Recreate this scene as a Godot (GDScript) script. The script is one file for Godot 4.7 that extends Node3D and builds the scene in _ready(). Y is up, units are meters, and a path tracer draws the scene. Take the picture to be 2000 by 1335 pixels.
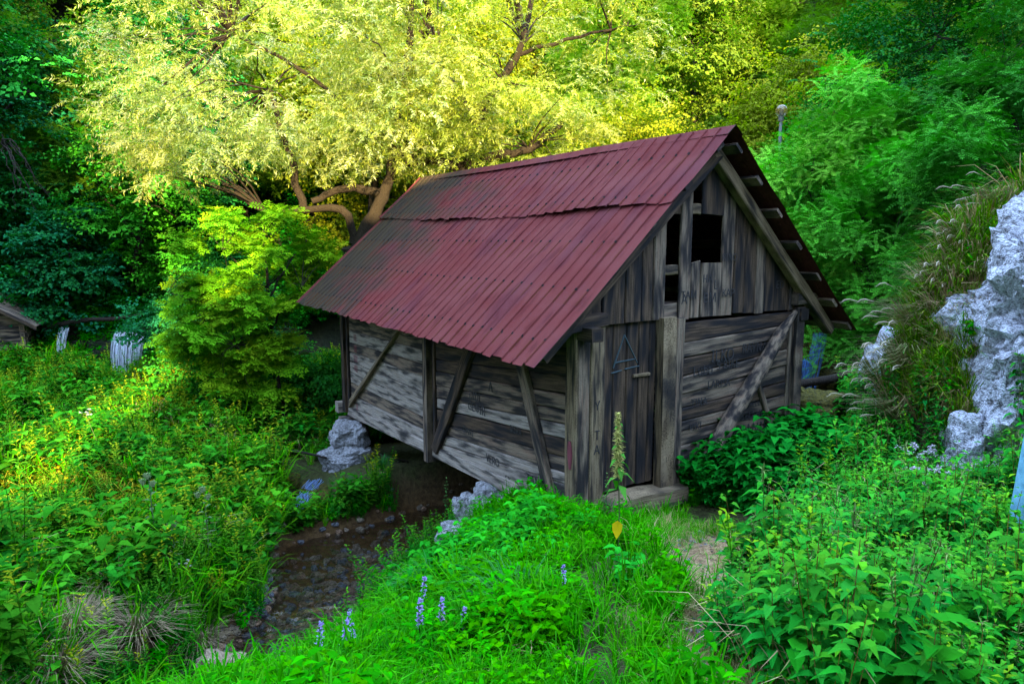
extends Node3D
# An old timber water mill under a red sheet-metal roof in a green gorge.

var rng := RandomNumberGenerator.new()
var names := {}
var M := {}
var nz := FastNoiseLite.new()
var nz2 := FastNoiseLite.new()
var cell := FastNoiseLite.new()
const COURSE := [Vector2(7.0, -16.6), Vector2(4.6, -15.0), Vector2(2.0, -13.3), Vector2(-0.9, -11.8), Vector2(-2.5, -10.7), Vector2(-2.85, -9.1), Vector2(-3.1, -7.5), Vector2(-4.0, -5.0), Vector2(-6.0, -2.0)]
const DITCH := [Vector2(-13.0, -22.4), Vector2(-10.0, -19.5), Vector2(-6.2, -16.0), Vector2(-4.5, -14.1), Vector2(-3.7, -12.4)]
const TURN := 0.555  # the mill's long axis, radians
const MILL_AT := Vector3(0.756, 0.0, -8.0)


# ---------- a small mesh builder ----------
class MB:
	var v := PackedVector3Array()
	var n := PackedVector3Array()
	var t := PackedVector2Array()
	var c := PackedColorArray()
	var col := Color.WHITE

	func tri(a: Vector3, b: Vector3, d: Vector3, ua := Vector2.ZERO, ub := Vector2.ZERO, ud := Vector2.ZERO) -> void:
		var m := (b - a).cross(d - a).normalized()
		v.append(a); v.append(d); v.append(b)
		n.append(m); n.append(m); n.append(m)
		t.append(ua); t.append(ud); t.append(ub)
		c.append(col); c.append(col); c.append(col)

	func quad(a: Vector3, b: Vector3, d: Vector3, e: Vector3, ua := Vector2(0, 0), ub := Vector2(1, 0), ud := Vector2(1, 1), ue := Vector2(0, 1)) -> void:
		tri(a, b, d, ua, ub, ud)
		tri(a, d, e, ua, ud, ue)

	func stri(a: Vector3, b: Vector3, d: Vector3, na: Vector3, nb: Vector3, nd: Vector3, ua := Vector2.ZERO, ub := Vector2.ZERO, ud := Vector2.ZERO) -> void:
		v.append(a); v.append(d); v.append(b)
		n.append(na); n.append(nd); n.append(nb)
		t.append(ua); t.append(ud); t.append(ub)
		c.append(col); c.append(col); c.append(col)

	func tube(p: Array, r: Array, sides := 6, cap := true) -> void:
		var rings := []
		var nors := []
		var len := 0.0
		var lens := []
		for i in p.size():
			var d: Vector3 = (p[mini(i + 1, p.size() - 1)] - p[maxi(i - 1, 0)]).normalized()
			var s := d.cross(Vector3(0.31, 0.2, 0.93)).normalized()
			var w := d.cross(s)
			var ring := []
			var nr := []
			for k in sides + 1:
				var a := TAU * k / sides
				var o := s * cos(a) + w * sin(a)
				ring.append(p[i] + o * r[i])
				nr.append(o)
			rings.append(ring)
			nors.append(nr)
			if i > 0:
				len += (p[i] - p[i - 1]).length()
			lens.append(len)
		for i in p.size() - 1:
			for k in sides:
				var a: Vector3 = rings[i][k]; var b: Vector3 = rings[i][k + 1]
				var d: Vector3 = rings[i + 1][k + 1]; var e: Vector3 = rings[i + 1][k]
				var u0 := float(k) / sides; var u1 := float(k + 1) / sides
				stri(a, b, d, nors[i][k], nors[i][k + 1], nors[i + 1][k + 1], Vector2(lens[i], u0), Vector2(lens[i], u1), Vector2(lens[i + 1], u1))
				stri(a, d, e, nors[i][k], nors[i + 1][k + 1], nors[i + 1][k], Vector2(lens[i], u0), Vector2(lens[i + 1], u1), Vector2(lens[i + 1], u0))
		if cap:
			for q in [0, p.size() - 1]:
				var d: Vector3 = (p[q] - p[1 if q == 0 else q - 1]).normalized()
				for k in sides:
					stri(p[q], rings[q][k], rings[q][k + 1], d, d, d)

	# a leaf folded along its midrib: base, direction, side, length, half width
	func leaf(b: Vector3, d: Vector3, s: Vector3, l: float, w: float, droop := 0.25, fold := 0.3) -> void:
		var up := s.cross(d).normalized()
		var m := b + d * l * 0.45 + up * l * droop * 0.12
		var tip := b + d * l - up * l * droop
		var p := m + s * w + up * w * fold
		var q := m - s * w + up * w * fold
		tri(b, p, m); tri(b, m, q); tri(m, p, tip); tri(m, tip, q)

	# a rounder leaf of eight triangles with a bent midrib
	func full_leaf(b: Vector3, d: Vector3, s: Vector3, l: float, w: float, droop := 0.25, fold := 0.3) -> void:
		var up := s.cross(d).normalized()
		var m1 := b + d * l * 0.22 + up * l * droop * 0.1
		var m2 := b + d * l * 0.58 - up * l * droop * 0.1
		var tip := b + d * l - up * l * droop
		for k in [1.0, -1.0]:
			var p1: Vector3 = m1 + s * w * k * 0.92 + up * w * fold
			var p2: Vector3 = m2 + s * w * k * 0.82 + up * w * fold * 0.8
			if k > 0:
				tri(b, p1, m1); tri(m1, p1, p2); tri(m1, p2, m2); tri(m2, p2, tip)
			else:
				tri(b, m1, p1); tri(m1, p2, p1); tri(m1, m2, p2); tri(m2, tip, p2)

	# the same with two triangles
	func blade(b: Vector3, d: Vector3, s: Vector3, l: float, w: float) -> void:
		var m := b + d * l * 0.42
		tri(b, m + s * w, b + d * l)
		tri(b, b + d * l, m - s * w)

	func mesh() -> ArrayMesh:
		var a := []
		a.resize(Mesh.ARRAY_MAX)
		a[Mesh.ARRAY_VERTEX] = v
		a[Mesh.ARRAY_NORMAL] = n
		a[Mesh.ARRAY_TEX_UV] = t
		a[Mesh.ARRAY_COLOR] = c
		var m := ArrayMesh.new()
		m.add_surface_from_arrays(Mesh.PRIMITIVE_TRIANGLES, a)
		return m


func rf(a: float, b: float) -> float:
	return rng.randf_range(a, b)


func numbered(s: String) -> String:
	if not names.has(s):
		names[s] = 0
		return s
	names[s] += 1
	return "%s_%03d" % [s, names[s]]


func part(called: String, m: Mesh, mat: Material, parent: Node3D) -> MeshInstance3D:
	var o := MeshInstance3D.new()
	var k := 0
	var nm := called
	while parent.has_node(nm):
		k += 1
		nm = "%s_%03d" % [called, k]
	o.name = nm
	o.mesh = m
	o.material_override = mat
	parent.add_child(o, true)
	return o


func tag(o: Node3D, label: String, category := "", group := "", kind := "") -> Node3D:
	if label: o.set_meta("label", label)
	if category: o.set_meta("category", category)
	if group: o.set_meta("group", group)
	if kind: o.set_meta("kind", kind)
	return o


func single(called: String, m: Mesh, mat: Material, label := "", category := "", group := "", kind := "") -> MeshInstance3D:
	var o := MeshInstance3D.new()
	o.name = numbered(called)
	o.mesh = m
	o.material_override = mat
	add_child(o, true)
	tag(o, label, category, group, kind)
	return o


func thing(called: String, label: String, category: String, at := Vector3.ZERO, turn := 0.0, group := "") -> Node3D:
	var o := Node3D.new()
	o.name = numbered(called)
	add_child(o, true)
	o.position = at
	o.rotation.y = turn
	tag(o, label, category, group)
	return o


func copies(called: String, m: Mesh, mat: Material, where: Array, tint: Array, parent: Node3D = self) -> MultiMeshInstance3D:
	var mm := MultiMesh.new()
	mm.transform_format = MultiMesh.TRANSFORM_3D
	mm.use_colors = true
	mm.mesh = m
	mm.instance_count = where.size()
	for i in where.size():
		mm.set_instance_transform(i, where[i])
		mm.set_instance_color(i, tint[i])
	var o := MultiMeshInstance3D.new()
	o.name = numbered(called) if parent == self else called
	o.multimesh = mm
	o.material_override = mat
	o.set_meta("kind", "stuff")
	parent.add_child(o, true)
	return o


# ---------- textures and materials ----------
func noise_bytes(w: int, h: int, freq: float, sd: int, to_w := 0, to_h := 0, oct := 3, type := FastNoiseLite.TYPE_SIMPLEX_SMOOTH) -> PackedByteArray:
	var f := FastNoiseLite.new()
	f.seed = sd
	f.noise_type = type
	f.frequency = freq
	f.fractal_octaves = oct
	var im := f.get_seamless_image(w, h, false, false, 0.25)
	im.convert(Image.FORMAT_L8)
	if to_w:
		im.resize(to_w, to_h, Image.INTERPOLATE_CUBIC)
	return im.get_data()


func picture(data: PackedByteArray, w: int, h: int, grey := false) -> ImageTexture:
	return ImageTexture.create_from_image(Image.create_from_data(w, h, false, Image.FORMAT_L8 if grey else Image.FORMAT_RGB8, data))


# sawn, weathered timber: grain runs along u; linear colours
func wood(sd: int, lo: Color, hi: Color, stain: float, tintc: Color, tint: float) -> StandardMaterial3D:
	var W := 512; var H := 512
	var g1 := noise_bytes(32, 256, 0.11, sd, W, H)
	var g2 := noise_bytes(64, 512, 0.3, sd + 1, W, H)
	var s1 := noise_bytes(128, 128, 0.03, sd + 2, W, H, 5)
	var s2 := noise_bytes(128, 256, 0.06, sd + 3, W, H, 4)
	var fine := noise_bytes(512, 512, 0.35, sd + 4, 0, 0, 2)
	var d := PackedByteArray(); d.resize(W * H * 3)
	var b := PackedByteArray(); b.resize(W * H)
	for i in W * H:
		var g := (g1[i] * 0.4 + g2[i] * 0.25 + fine[i] * 0.35) / 255.0
		var c := lo.lerp(hi, clampf((g - 0.3) * 1.5 + (s2[i] / 255.0 - 0.5) * 0.6 + 0.1, 0, 1))
		var t := smoothstep(0.5, 0.75, s2[i] / 255.0) * tint
		c = c.lerp(tintc, t)
		var st := smoothstep(0.56 - stain * 0.4, 0.9 - stain * 0.25, s1[i] / 255.0 + (g - 0.5) * 0.35 + (fine[i] / 255.0 - 0.5) * 0.3) * 0.94
		c = c.lerp(Color(0.012, 0.012, 0.014), st)
		var crack := smoothstep(0.24, 0.15, g2[i] / 255.0) * 0.7
		c = c.lerp(Color(0.01, 0.009, 0.008), crack)
		c = c * (0.6 + 0.8 * fine[i] / 255.0)
		c = c.linear_to_srgb()
		d[i * 3] = int(clampf(c.r, 0, 1) * 255); d[i * 3 + 1] = int(clampf(c.g, 0, 1) * 255); d[i * 3 + 2] = int(clampf(c.b, 0, 1) * 255)
		b[i] = int(clampf(g * 1.2 - crack * 0.5, 0, 1) * 255)
	var m := StandardMaterial3D.new()
	m.albedo_texture = picture(d, W, H)
	m.roughness = 0.85
	m.metallic_specular = 0.3
	m.heightmap_enabled = true
	m.heightmap_texture = picture(b, W, H, true)
	m.heightmap_scale = 0.35
	return m


# blotchy surfaces laid on in world space: earth, limestone, bark
func blotchy(sd: int, cols: Array, size: float, relief: float, f1 := 0.03, f2 := 0.12, rough := 0.9) -> StandardMaterial3D:
	var W := 512
	var a := noise_bytes(W, W, f1, sd, 0, 0, 5)
	var b := noise_bytes(W, W, f2, sd + 1, 0, 0, 4)
	var e := noise_bytes(W, W, 0.05, sd + 2, 0, 0, 3, FastNoiseLite.TYPE_CELLULAR)
	var d := PackedByteArray(); d.resize(W * W * 3)
	var h := PackedByteArray(); h.resize(W * W)
	for i in W * W:
		var x := a[i] / 255.0
		var y := b[i] / 255.0
		var z := e[i] / 255.0
		var k := clampf((x * 0.65 + y * 0.35 - 0.25) * 2.0, 0, 0.999) * (cols.size() - 1)
		var c: Color = cols[int(k)].lerp(cols[int(k) + 1], k - int(k))
		c = c * (0.72 + 0.5 * y)
		c = c.lerp(cols[0], smoothstep(0.7, 0.95, z) * 0.5)
		c = c.linear_to_srgb()
		d[i * 3] = int(clampf(c.r, 0, 1) * 255); d[i * 3 + 1] = int(clampf(c.g, 0, 1) * 255); d[i * 3 + 2] = int(clampf(c.b, 0, 1) * 255)
		h[i] = int(clampf(x * 0.5 + y * 0.4 + (1.0 - z) * 0.2, 0, 1) * 255)
	var m := StandardMaterial3D.new()
	m.albedo_texture = picture(d, W, W)
	m.heightmap_enabled = true
	m.heightmap_texture = picture(h, W, W, true)
	m.heightmap_scale = relief
	m.uv1_triplanar = true
	m.uv1_world_triplanar = true
	m.uv1_scale = Vector3.ONE / size
	m.roughness = rough
	m.metallic_specular = 0.3
	m.vertex_color_use_as_albedo = true
	return m


func leafy(back: Color, rough := 0.55, spec := 0.4) -> StandardMaterial3D:
	var m := StandardMaterial3D.new()
	m.vertex_color_use_as_albedo = true
	m.roughness = rough
	m.metallic_specular = spec
	m.cull_mode = BaseMaterial3D.CULL_DISABLED
	m.backlight_enabled = true
	m.backlight = back
	return m


func flat(c: Color, rough := 0.8, metal := 0.0) -> StandardMaterial3D:
	var m := StandardMaterial3D.new()
	m.albedo_color = c.linear_to_srgb()
	m.roughness = rough
	m.metallic = metal
	return m


# painted roof sheet: u along the ridge (whole roof 0..1), v down the slope
func roof_paint() -> StandardMaterial3D:
	var W := 1024; var H := 512
	var st := noise_bytes(512, 64, 0.09, 71, W, H)
	var bl := noise_bytes(128, 128, 0.035, 72, W, H, 4)
	var sp := noise_bytes(1024, 512, 0.22, 73, 0, 0, 3)
	var sk := noise_bytes(256, 32, 0.05, 75, W, H, 3)
	var d := PackedByteArray(); d.resize(W * H * 3)
	for y in H:
		for x in W:
			var i := y * W + x
			var a := st[i] / 255.0
			var b := bl[i] / 255.0
			var s := sp[i] / 255.0
			var k := sk[i] / 255.0
			var u := float(x) / W
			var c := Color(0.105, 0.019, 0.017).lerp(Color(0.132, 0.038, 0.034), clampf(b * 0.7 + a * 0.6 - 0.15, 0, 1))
			c = c.lerp(Color(0.05, 0.02, 0.032), smoothstep(0.55, 0.85, k) * 0.28)
			c = c.lerp(Color(0.11, 0.05, 0.06), smoothstep(0.62, 0.85, s) * 0.4)
			c = c.lerp(Color(0.03, 0.007, 0.009), smoothstep(0.36, 0.2, a) * 0.3)
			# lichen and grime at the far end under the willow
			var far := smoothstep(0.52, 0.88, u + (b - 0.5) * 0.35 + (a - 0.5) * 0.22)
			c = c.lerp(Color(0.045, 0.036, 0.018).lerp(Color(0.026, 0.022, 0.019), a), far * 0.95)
			var xm := fmod(u * 8.6, 0.217)
			var vm := fmod(float(y) / H * 2.9, 0.56)
			if absf(xm - 0.192) < 0.011:
				if absf(vm - 0.3) < 0.012:
					c = Color(0.02, 0.015, 0.014)
				elif vm > 0.3 and vm < 0.3 + 0.3 * b:
					c = c.lerp(Color(0.09, 0.03, 0.012), 0.4)
			c = c.linear_to_srgb()
			d[i * 3] = int(c.r * 255); d[i * 3 + 1] = int(c.g * 255); d[i * 3 + 2] = int(c.b * 255)
	var m := StandardMaterial3D.new()
	m.albedo_texture = picture(d, W, H)
	m.roughness = 0.65
	m.metallic_specular = 0.1
	return m


func make_materials() -> void:
	M.pale = wood(11, Color(0.13, 0.105, 0.08), Color(0.56, 0.48, 0.4), 0.3, Color(0.24, 0.17, 0.11), 0.55)
	M.grey = wood(23, Color(0.06, 0.042, 0.028), Color(0.37, 0.28, 0.19), 0.46, Color(0.17, 0.09, 0.055), 0.55)
	M.dark = wood(37, Color(0.024, 0.015, 0.009), Color(0.16, 0.105, 0.062), 0.55, Color(0.1, 0.06, 0.04), 0.4)
	M.tan = wood(51, Color(0.06, 0.04, 0.022), Color(0.4, 0.29, 0.165), 0.36, Color(0.2, 0.15, 0.09), 0.4)
	M.roof = roof_paint()
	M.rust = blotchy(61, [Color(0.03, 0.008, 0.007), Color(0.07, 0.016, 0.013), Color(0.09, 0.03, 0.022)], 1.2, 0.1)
	M.earth = blotchy(81, [Color(0.25, 0.2, 0.15), Color(0.55, 0.45, 0.34), Color(0.8, 0.7, 0.52), Color(1.0, 0.9, 0.7)], 1.6, 3.0)
	M.rock = blotchy(91, [Color(0.035, 0.033, 0.03), Color(0.14, 0.135, 0.13), Color(0.44, 0.45, 0.49), Color(0.54, 0.56, 0.62), Color(0.66, 0.67, 0.73)], 1.0, 7.0, 0.025, 0.1)
	M.stone = blotchy(97, [Color(0.03, 0.03, 0.03), Color(0.12, 0.115, 0.11), Color(0.27, 0.265, 0.265), Color(0.36, 0.36, 0.37), Color(0.45, 0.45, 0.46)], 0.8, 5.0, 0.025, 0.1)
	M.bark = blotchy(95, [Color(0.008, 0.006, 0.005), Color(0.025, 0.019, 0.014), Color(0.055, 0.042, 0.032)], 0.5, 3.0)
	M.ink = flat(Color(0.022, 0.02, 0.02))
	M.red = flat(Color(0.17, 0.035, 0.045))
	M.chalk = flat(Color(0.03, 0.055, 0.06))
	M.willow = leafy(Color(0.95, 1.0, 0.35), 0.36, 0.6)
	M.broad = leafy(Color(0.85, 1.0, 0.25), 0.6, 0.2)
	M.herb = leafy(Color(0.4, 0.7, 0.06), 0.75, 0.04)
	M.nettle = leafy(Color(0.36, 0.6, 0.06), 0.65, 0.07)
	M.straw = leafy(Color(0.5, 0.45, 0.3), 0.8, 0.2)
	M.twig = flat(Color(0.09, 0.07, 0.055), 0.9)


# ---------- the lie of the land ----------
func along(p: Vector2, line: Array) -> Vector3:   # distance to the line with its side as sign, how far along (point number), -
	var best := 1e9
	var side := 1.0
	var at := 0.0
	for i in line.size() - 1:
		var a: Vector2 = line[i]
		var ab: Vector2 = line[i + 1] - a
		var t := clampf((p - a).dot(ab) / ab.length_squared(), 0, 1)
		var q := a + ab * t
		var d := p.distance_squared_to(q)
		if d < best:
			best = d
			at = i + t
			side = -1.0 if ab.x * (p.y - a.y) - ab.y * (p.x - a.x) > 0 else 1.0
	return Vector3(sqrt(best) * side, at, 0)


func water_level(at: float) -> float:
	return lerpf(-0.15, -1.7, smoothstep(0.2, 2.2, at)) if at < 2.2 else -1.7 - 0.03 * (at - 2.2)


func course_half(at: float) -> float:
	return 0.95 if at < 2.5 else (1.2 - 0.16 * absf(at - 3.4)) if at < 4.2 else lerpf(1.07, 0.45, smoothstep(4.2, 5.0, at))


func gy(x: float, z: float) -> float:
	var d := -z
	var r := maxf(1.65 - 0.205 * d, -0.04)
	if d < 0:
		r = 1.65 + 0.3 * -d
	r -= 0.3 * maxf(0.0, 0.35 - x) * smoothstep(11.5, 7.5, d) * smoothstep(2.5, 4.5, d)
	r += 0.12 * maxf(0.0, x - 2.2) * smoothstep(14.0, 10.0, d)
	var x0 := lerpf(4.35, 7.6, smoothstep(8.9, 10.4, d)) + 2.2 * smoothstep(11.0, 15.0, d) + maxf(0, 7.6 - d) * 0.4
	var over := maxf(0.0, x - x0)
	r += (3.4 * (1.0 - exp(-over * lerpf(0.35, 1.0, smoothstep(7.2, 8.3, d)))) + over * 0.25) * smoothstep(0.0, 0.4, over)
	r += smoothstep(14.6, 16.6, d) * 1.15 * smoothstep(2.5, 5.0, x)
	var m := -1.05 - 0.008 * d + 0.3 * smoothstep(9.0, 5.5, d)
	m += smoothstep(22.7, 23.5, d) * 1.35
	m += maxf(0.0, -x - 15.0) * 0.5 + maxf(0.0, nz.get_noise_2d(x * 8.0 + 300, z * 8.0)) * 0.9 * smoothstep(6.0, 8.0, d) * smoothstep(-4.0, -5.5, x) * smoothstep(22.5, 20.0, d)
	for k in [Vector4(-9.1, -19.4, 1.4, 0.85), Vector4(-13.2, -21.2, 1.2, 0.25), Vector4(-7.0, -11.2, 1.2, 0.45), Vector4(-8.0, -16.0, 1.2, 0.4)]:
		m += k.w * exp(-Vector2(x - k.x, z - k.y).length_squared() / (k.z * k.z))
	var s := along(Vector2(x, z), COURSE)
	var y := lerpf(m, r, smoothstep(-1.4, 1.4, s.x))
	var hill := maxf(0.0, d - 26.0)
	y += hill * hill / (hill + 4.0) * 0.85 + maxf(0.0, d - 20.0) * 0.12
	y += maxf(0.0, -x - 17.0) * 0.45 * smoothstep(8, 20, d)
	y += nz.get_noise_2d(x * 3.0, z * 3.0) * 0.18 + nz2.get_noise_2d(x * 9.0, z * 9.0) * 0.05 + nz.get_noise_2d(x * 0.5, z * 0.5) * 0.5 * smoothstep(24, 32, d)
	var wl := water_level(s.y)
	var hw := course_half(s.y) * (1.0 + 0.25 * nz2.get_noise_2d(x * 4.0, z * 4.0))
	var bed := wl - 0.22 + 0.06 * nz2.get_noise_2d(x * 14.0, z * 14.0)
	if bed < y:
		y = lerpf(bed, y, smoothstep(hw * 0.75, hw + 0.75 + lerpf(0.5, 1.7, smoothstep(10.8, 8.6, d)) * smoothstep(0.0, 1.0, s.x), absf(s.x)))
	if x < -2.5 and d > 11.5 and d < 24:
		var q := along(Vector2(x, z), DITCH)
		var db := lerpf(-1.35, -1.75, smoothstep(3.3, 3.9, q.y))
		if db < y:
			y = lerpf(db, y, smoothstep(0.3, 1.0, absf(q.x)))
	return y


func axis(a: float, b: float, c: float, d: float, fine: float, coarse: float) -> Array:   # coarse a..b, fine b..c, coarse c..d
	var out := []
	var x := a
	while x < d:
		out.append(x)
		var far := maxf(maxf(b - x, x - c), 0.0)
		x += minf(fine + far * 0.12, coarse)
	out.append(d)
	return out


func sheet(xs: Array, zs: Array, height: Callable, tint: Callable) -> ArrayMesh:
	var v := PackedVector3Array(); var n := PackedVector3Array(); var c := PackedColorArray(); var idx := PackedInt32Array()
	var w := xs.size()
	for z in zs:
		for x in xs:
			var y: float = height.call(x, z)
			v.append(Vector3(x, y, z))
	for j in zs.size():
		for i in w:
			var a := v[j * w + maxi(i - 1, 0)]; var b := v[j * w + mini(i + 1, w - 1)]
			var e := v[maxi(j - 1, 0) * w + i]; var f := v[mini(j + 1, zs.size() - 1) * w + i]
			var m := (f - e).cross(b - a).normalized()
			n.append(m)
			c.append(tint.call(v[j * w + i], m))
	for j in zs.size() - 1:
		for i in w - 1:
			var k := j * w + i
			idx.append_array(PackedInt32Array([k, k + 1, k + w + 1, k, k + w + 1, k + w]))
	var arr := []
	arr.resize(Mesh.ARRAY_MAX)
	arr[Mesh.ARRAY_VERTEX] = v; arr[Mesh.ARRAY_NORMAL] = n; arr[Mesh.ARRAY_COLOR] = c; arr[Mesh.ARRAY_INDEX] = idx
	var out := ArrayMesh.new()
	out.add_surface_from_arrays(Mesh.PRIMITIVE_TRIANGLES, arr)
	return out


func path_edge(d: float) -> Vector2:   # left and right edge of the trodden path at a distance from the camera
	var mid := lerpf(0.98, 1.82, smoothstep(3.6, 6.2, d))
	mid = lerpf(mid, 1.55, smoothstep(6.5, 8.2, d))
	var half := 0.15 + 0.33 * smoothstep(4.7, 5.7, d) - 0.24 * smoothstep(6.7, 7.6, d)
	return Vector2(mid - half, mid + half)


func ground_tint(p: Vector3, m: Vector3) -> Color:
	var d := -p.z
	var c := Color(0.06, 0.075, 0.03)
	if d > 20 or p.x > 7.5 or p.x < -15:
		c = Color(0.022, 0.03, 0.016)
	var s := along(Vector2(p.x, p.z), COURSE)
	if absf(s.x) < 2.2 and p.y < water_level(s.y) + 0.5:
		c = c.lerp(Color(0.13, 0.075, 0.03), smoothstep(0.5, 0.0, p.y - water_level(s.y)))
	if m.y < 0.75:
		c = c.lerp(Color(0.1, 0.07, 0.045), 0.6 if absf(s.x) < 3.0 else 0.15)
	var e := path_edge(d)
	if d > 1 and d < 8.6:
		var k := smoothstep(-0.15, 0.25, minf(p.x - e.x, e.y - p.x) + nz2.get_noise_2d(p.x * 12, p.z * 12) * 0.3)
		c = c.lerp(Color(0.3, 0.225, 0.15), k)
	return c


func build_land() -> void:
	var xs := axis(-46, -7, 7.5, 44, 0.16, 1.6)
	var zs := axis(-64, -17.5, -2.5, 12, 0.16, 1.6)
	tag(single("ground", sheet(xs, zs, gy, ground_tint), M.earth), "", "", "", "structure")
	# the trodden path to the door: a thin sheet of bare soil with a ragged edge
	var b := MB.new()
	b.col = Color(0.33, 0.245, 0.165)
	var prev := []
	for i in 40:
		var d := 3.0 + 5.3 * i / 39.0
		var e := path_edge(d)
		var row := []
		for k in 7:
			var t := k / 6.0
			var x := lerpf(e.x + 0.1 * nz2.get_noise_2d(d * 30, 1), e.y + 0.1 * nz2.get_noise_2d(d * 30, 50), t)
			row.append(Vector3(x, gy(x, -d) + (0.012 if k > 0 and k < 6 else -0.03), -d))
		if prev:
			for k in 6:
				b.quad(prev[k], prev[k + 1], row[k + 1], row[k])
		prev = row
	tag(single("path", b.mesh(), M.earth), "", "", "", "structure")
	# unseen ridge added behind the camera as sun blocker, its clefts shaped for light beams
	var hx := []
	var x := -40.0
	while x <= 52.0:
		hx.append(x)
		x += 0.1 if x > -6.0 and x < 1.5 else 0.4
	var hz := [9.0, 11.0, 13.0, 15.0, 16.5, 17.4, 18.0, 18.6, 20.0, 24.0, 30.0]
	tag(single("sun_block_hill", sheet(hx, hz, sun_block_height, func(_p, _m): return Color(0.06, 0.075, 0.035)), M.earth), "", "", "", "structure")


func sun_block_crest(x: float) -> float:  # ridge line of the added blocker, dips set where sun beams should pass
	var pts := [[-40.0, 44.0], [-9.0, 40.0], [-5.9, 33.0], [-5.5, 26.0], [-5.36, 21.0], [-5.27, 6.2], [-4.73, 6.2], [-4.64, 21.0], [-4.51, 21.0], [-4.42, 6.2], [-3.88, 6.2], [-3.79, 21.0], [-3.66, 21.0], [-3.57, 6.2], [-3.03, 6.2], [-2.94, 21.0], [-2.81, 21.0], [-2.72, 6.2], [-2.18, 6.2], [-2.09, 21.0], [-2.01, 21.0], [-1.92, 6.2], [-1.38, 6.2], [-1.31, 19.0], [-1.3, 18.0], [-1.2, 5.0], [0.3, 5.0], [0.5, 15.6], [0.9, 14.4], [1.0, 13.2], [1.2, 12.0], [2.4, 12.2], [2.9, 14.0], [5.4, 14.5], [10.5, 15.2], [13.0, 17.3], [16.5, 19.8], [19.0, 22.3], [21.0, 24.3], [27.0, 32.0], [60.0, 40.0]]
	for i in pts.size() - 1:
		if x <= pts[i + 1][0]:
			return lerpf(pts[i][1], pts[i + 1][1], (x - pts[i][0]) / (pts[i + 1][0] - pts[i][0]))
	return 40.0


func sun_block_height(x: float, z: float) -> float:
	var up := smoothstep(8.0, 18.0, z) if z < 18 else 1.0 - 0.5 * smoothstep(18.0, 32.0, z)
	var top := sun_block_crest(x + 0.2316 * (18.0 - z)) + nz2.get_noise_2d(x * 9, 3) * 0.4
	return lerpf(3.0, top, pow(up, 0.8))


func build_water() -> void:
	var w := StandardMaterial3D.new()
	w.albedo_color = Color(0.12, 0.09, 0.05, 0.4)
	w.transparency = BaseMaterial3D.TRANSPARENCY_ALPHA
	w.roughness = 0.06
	w.metallic_specular = 0.5
	w.cull_mode = BaseMaterial3D.CULL_DISABLED
	var b := MB.new()
	var prev := []
	var steps := 150
	for i in steps + 1:
		var at := 8.0 * i / steps
		var k := mini(int(at), 7)
		var p: Vector2 = COURSE[k].lerp(COURSE[k + 1], at - k)
		var dir: Vector2 = (COURSE[k + 1] - COURSE[k]).normalized()
		if at > 0.5 and at < 7.5:
			var k2 := int(at - 0.5)
			dir = (COURSE[k2 + 1] - COURSE[k2]).normalized().lerp((COURSE[mini(k2 + 2, 8)] - COURSE[k2 + 1]).normalized(), at - 0.5 - k2).normalized()
		var side := Vector2(-dir.y, dir.x)
		var row := []
		for j in 21:
			var q := p + side * (j / 10.0 - 1.0) * (course_half(at) + 0.9)
			var y := water_level(at) + nz2.get_noise_2d(q.x * 22, q.y * 22) * 0.022 + nz2.get_noise_2d(q.x * 60, q.y * 45) * 0.01
			row.append(Vector3(q.x, y, q.y))
		if prev:
			for j in 20:
				b.quad(prev[j], prev[j + 1], row[j + 1], row[j])
		prev = row
	tag(single("stream", b.mesh(), w), "", "", "", "structure")
	# falling water
	var f := StandardMaterial3D.new()
	f.albedo_color = Color(0.93, 0.96, 1.0, 0.92)
	f.transparency = BaseMaterial3D.TRANSPARENCY_ALPHA
	f.roughness = 0.45
	f.cull_mode = BaseMaterial3D.CULL_DISABLED
	f.vertex_color_use_as_albedo = true
	var fb := f.duplicate()
	var fc := f.duplicate()
	fc.albedo_color = Color(0.6, 0.74, 0.95, 0.75)
	fb.albedo_color = Color(0.4, 0.62, 0.95, 0.8)  # blue of shade and sky reflection put into the water colour
	fall("waterfall", Vector3(-14.3, 0.42, -22.75), Vector3(0.26, 0, 0), Vector3(0, -1.6, 0.35), 40, f)
	fall("waterfall", Vector3(-12.55, 0.3, -22.7), Vector3(0.95, 0.0, 0.0), Vector3(0, -1.4, 0.4), 150, f)
	fall("waterfall", Vector3(6.35, 0.55, -16.15), Vector3(0.3, 0, 0.1), Vector3(0.0, -0.75, 0.15), 60, fb)
	fall("waterfall", Vector3(6.75, 1.15, -16.0), Vector3(0.28, 0, 0.0), Vector3(-0.32, -1.25, 0.3), 60, fb)
	fall("waterfall", Vector3(-3.85, -1.3, -13.15), Vector3(0.24, 0, -0.1), Vector3(-0.16, -0.42, 0.72), 46, fc, 0.05)


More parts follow.
